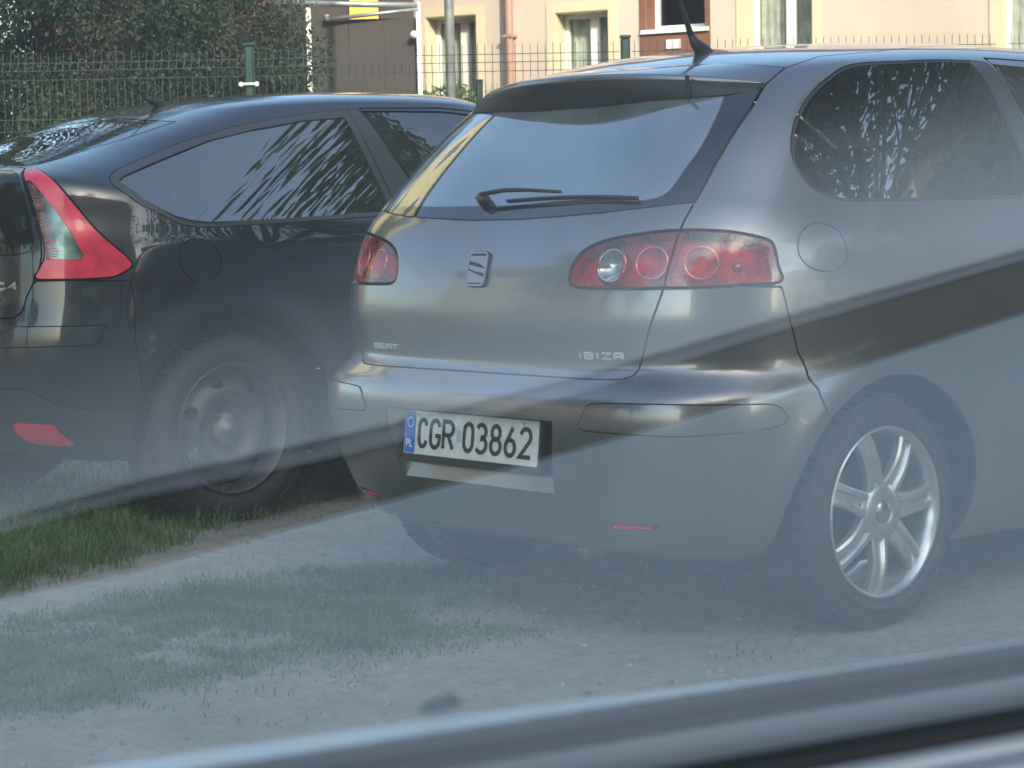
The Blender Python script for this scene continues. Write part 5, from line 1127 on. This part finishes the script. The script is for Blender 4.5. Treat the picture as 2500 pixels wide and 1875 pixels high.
dobj('window_seal', sweep([(h0+.001, SZ-.02), (h0+.001, SZ-.0015), (h0+.003, SZ-.0005), (h0+.0045, SZ-.003), (h0+.005, SZ-.02)], -.62, 1.38), M['seal'], smooth=True)
sill = dobj('door_sill', sweep([(h0+.0052, SZ-.012), (h0+.007, SZ-.005), (h0+.010, SZ-.0035), (h0+.0215, SZ-.0042)], -.62, 1.38), M['sill_light'], smooth=True)
dobj('sill_band', sweep([(h0+.0216, SZ-.0042), (h0+.026, SZ-.0046), (h0+.031, SZ-.0056)], -.62, 1.38), M['sill'], sill, True)
dobj('sill_edge', sweep([(h0+.0311, SZ-.0056), (h0+.034, SZ-.0066), (h0+.0365, SZ-.0095), (h0+.0375, SZ-.014)], -.62, 1.38), M['sill_light'], sill, True)
dobj('door_panel', sweep([(h0+.0376, SZ-.014), (h0+.040, SZ-.03), (h0+.045, SZ-.10), (h0+.05, .60), (h0+.09, .56), (h0+.09, .52), (h0+.055, .48), (h0+.055, .22)], -.62, 1.38), M['sill'], smooth=True)
dobj('outer_seal', sweep([(h0-.005, SZ-.02), (h0-.005, SZ-.001), (h0-.007, SZ-.0006), (h0-.009, SZ-.0008)], -.62, 1.38), M['seal'], smooth=True)
dobj('belt_trim', sweep([(h0-.0092, SZ-.0008), (h0-.018, SZ+.0008), (h0-.030, SZ+.0014), (h0-.0365, SZ-.0002)], -.62, 1.38), M['belt'], smooth=True)
dobj('door_skin', sweep([(h0-.0367, SZ-.0004), (h0-.045, SZ+.0012), (h0-.060, SZ+.0022), (h0-.070, SZ+.0018)], -.62, 1.38), M['own_paint'], smooth=True)
dobj('shoulder_edge', sweep([(h0-.0701, SZ+.0018), (h0-.077, SZ+.0030), (h0-.082, SZ+.0032), (h0-.089, SZ+.001), (h0-.091, SZ-.010), (h0-.10, .80), (h0-.11, .55), (h0-.09, .25)], -.62, 1.38, 60, taper=lambda s: .12+.88/(1+math.exp((s-.345)/.035))), M['own_highlight'], smooth=True)  # pale colour and taper paint a fading sky highlight on the shoulder
cc_ = dpt(.290, h0-.086, SZ+.0050)
dobj('trim_clip', (lambda q: (q[0], q[1]))(tube([cc_-DU*.0075, cc_-DU*.004+UPP*.0006, cc_+DU*.004+UPP*.0012, cc_+DU*.0075], [.0006, .0022, .0026, .0006], 10)), M['seal'], smooth=True)
for s0, s1, nm in ((-.70, -.62, 'rear_pillar'), (1.38, 1.46, 'front_pillar')):
    V = [dpt(s, pane_h(z)+dh, z) for z in (SZ-.05, 1.42) for s, dh in ((s0, -.03), (s1, -.03), (s1, .03), (s0, .03))]
    dobj(nm, (V, [(0, 3, 2, 1), (4, 5, 6, 7), (0, 1, 5, 4), (1, 2, 6, 5), (2, 3, 7, 6), (3, 0, 4, 7)]), M['seal'])
V = [dpt(s, pane_h(z)+dh, z) for s in (-.70, 1.46) for z, dh in ((1.40, -.03), (1.40, .03), (1.45, .03), (1.45, -.03))]
dobj('window_header', (V, [(0, 1, 2, 3), (7, 6, 5, 4), (0, 4, 5, 1), (1, 5, 6, 2), (2, 6, 7, 3), (3, 7, 4, 0)]), M['seal'])
# unseen slabs added across the cabin, outlined so their reflection forms veil and band
lo_e = [(-.3, .20), (.327, .301), (.384, .314), (.487, .331), (.687, .383), (.934, .449), (1.139, .506), (1.563, .639), (1.726, .69), (2.4, .90)]
hi_e = [(-.3, .25), (.346, .381), (.407, .398), (.52, .429), (.706, .466), (.96, .539), (1.254, .638), (1.675, .772), (1.856, .833), (2.5, 1.04)]
ed_e = [(-.3, .265), (.349, .394), (.411, .411), (.526, .448), (.718, .494), (.974, .564), (1.27, .661), (1.694, .794), (1.876, .856), (2.5, 1.07)]
def slab(poly, z0, z1, zc=0.): 
    n_ = len(poly); V = [dpt(p[0], p[1], z0) for p in poly]+[dpt(p[0], p[1], z1) for p in poly]; return np.array(V), [tuple(range(n_-1, -1, -1)), tuple(range(n_, 2*n_))]+[(i, (i+1) % n_, n_+(i+1) % n_, n_+i) for i in range(n_)]
dobj('veil_slab', slab([(-.3, -.36), (2.3, -.36)]+lo_e[::-1], .30, .45), M['veil_blue'])
dobj('band_slab', slab(lo_e+hi_e[::-1], .25, .448), M['band_black'])
dobj('band_edge', slab(hi_e+ed_e[::-1], .25, .449), M['sill_mid'])
dobj('veil_fade_slab', slab(ed_e+[(3.2, 2.4), (-.3, 2.4)], .30, .452), M['seat_veil_fade'])
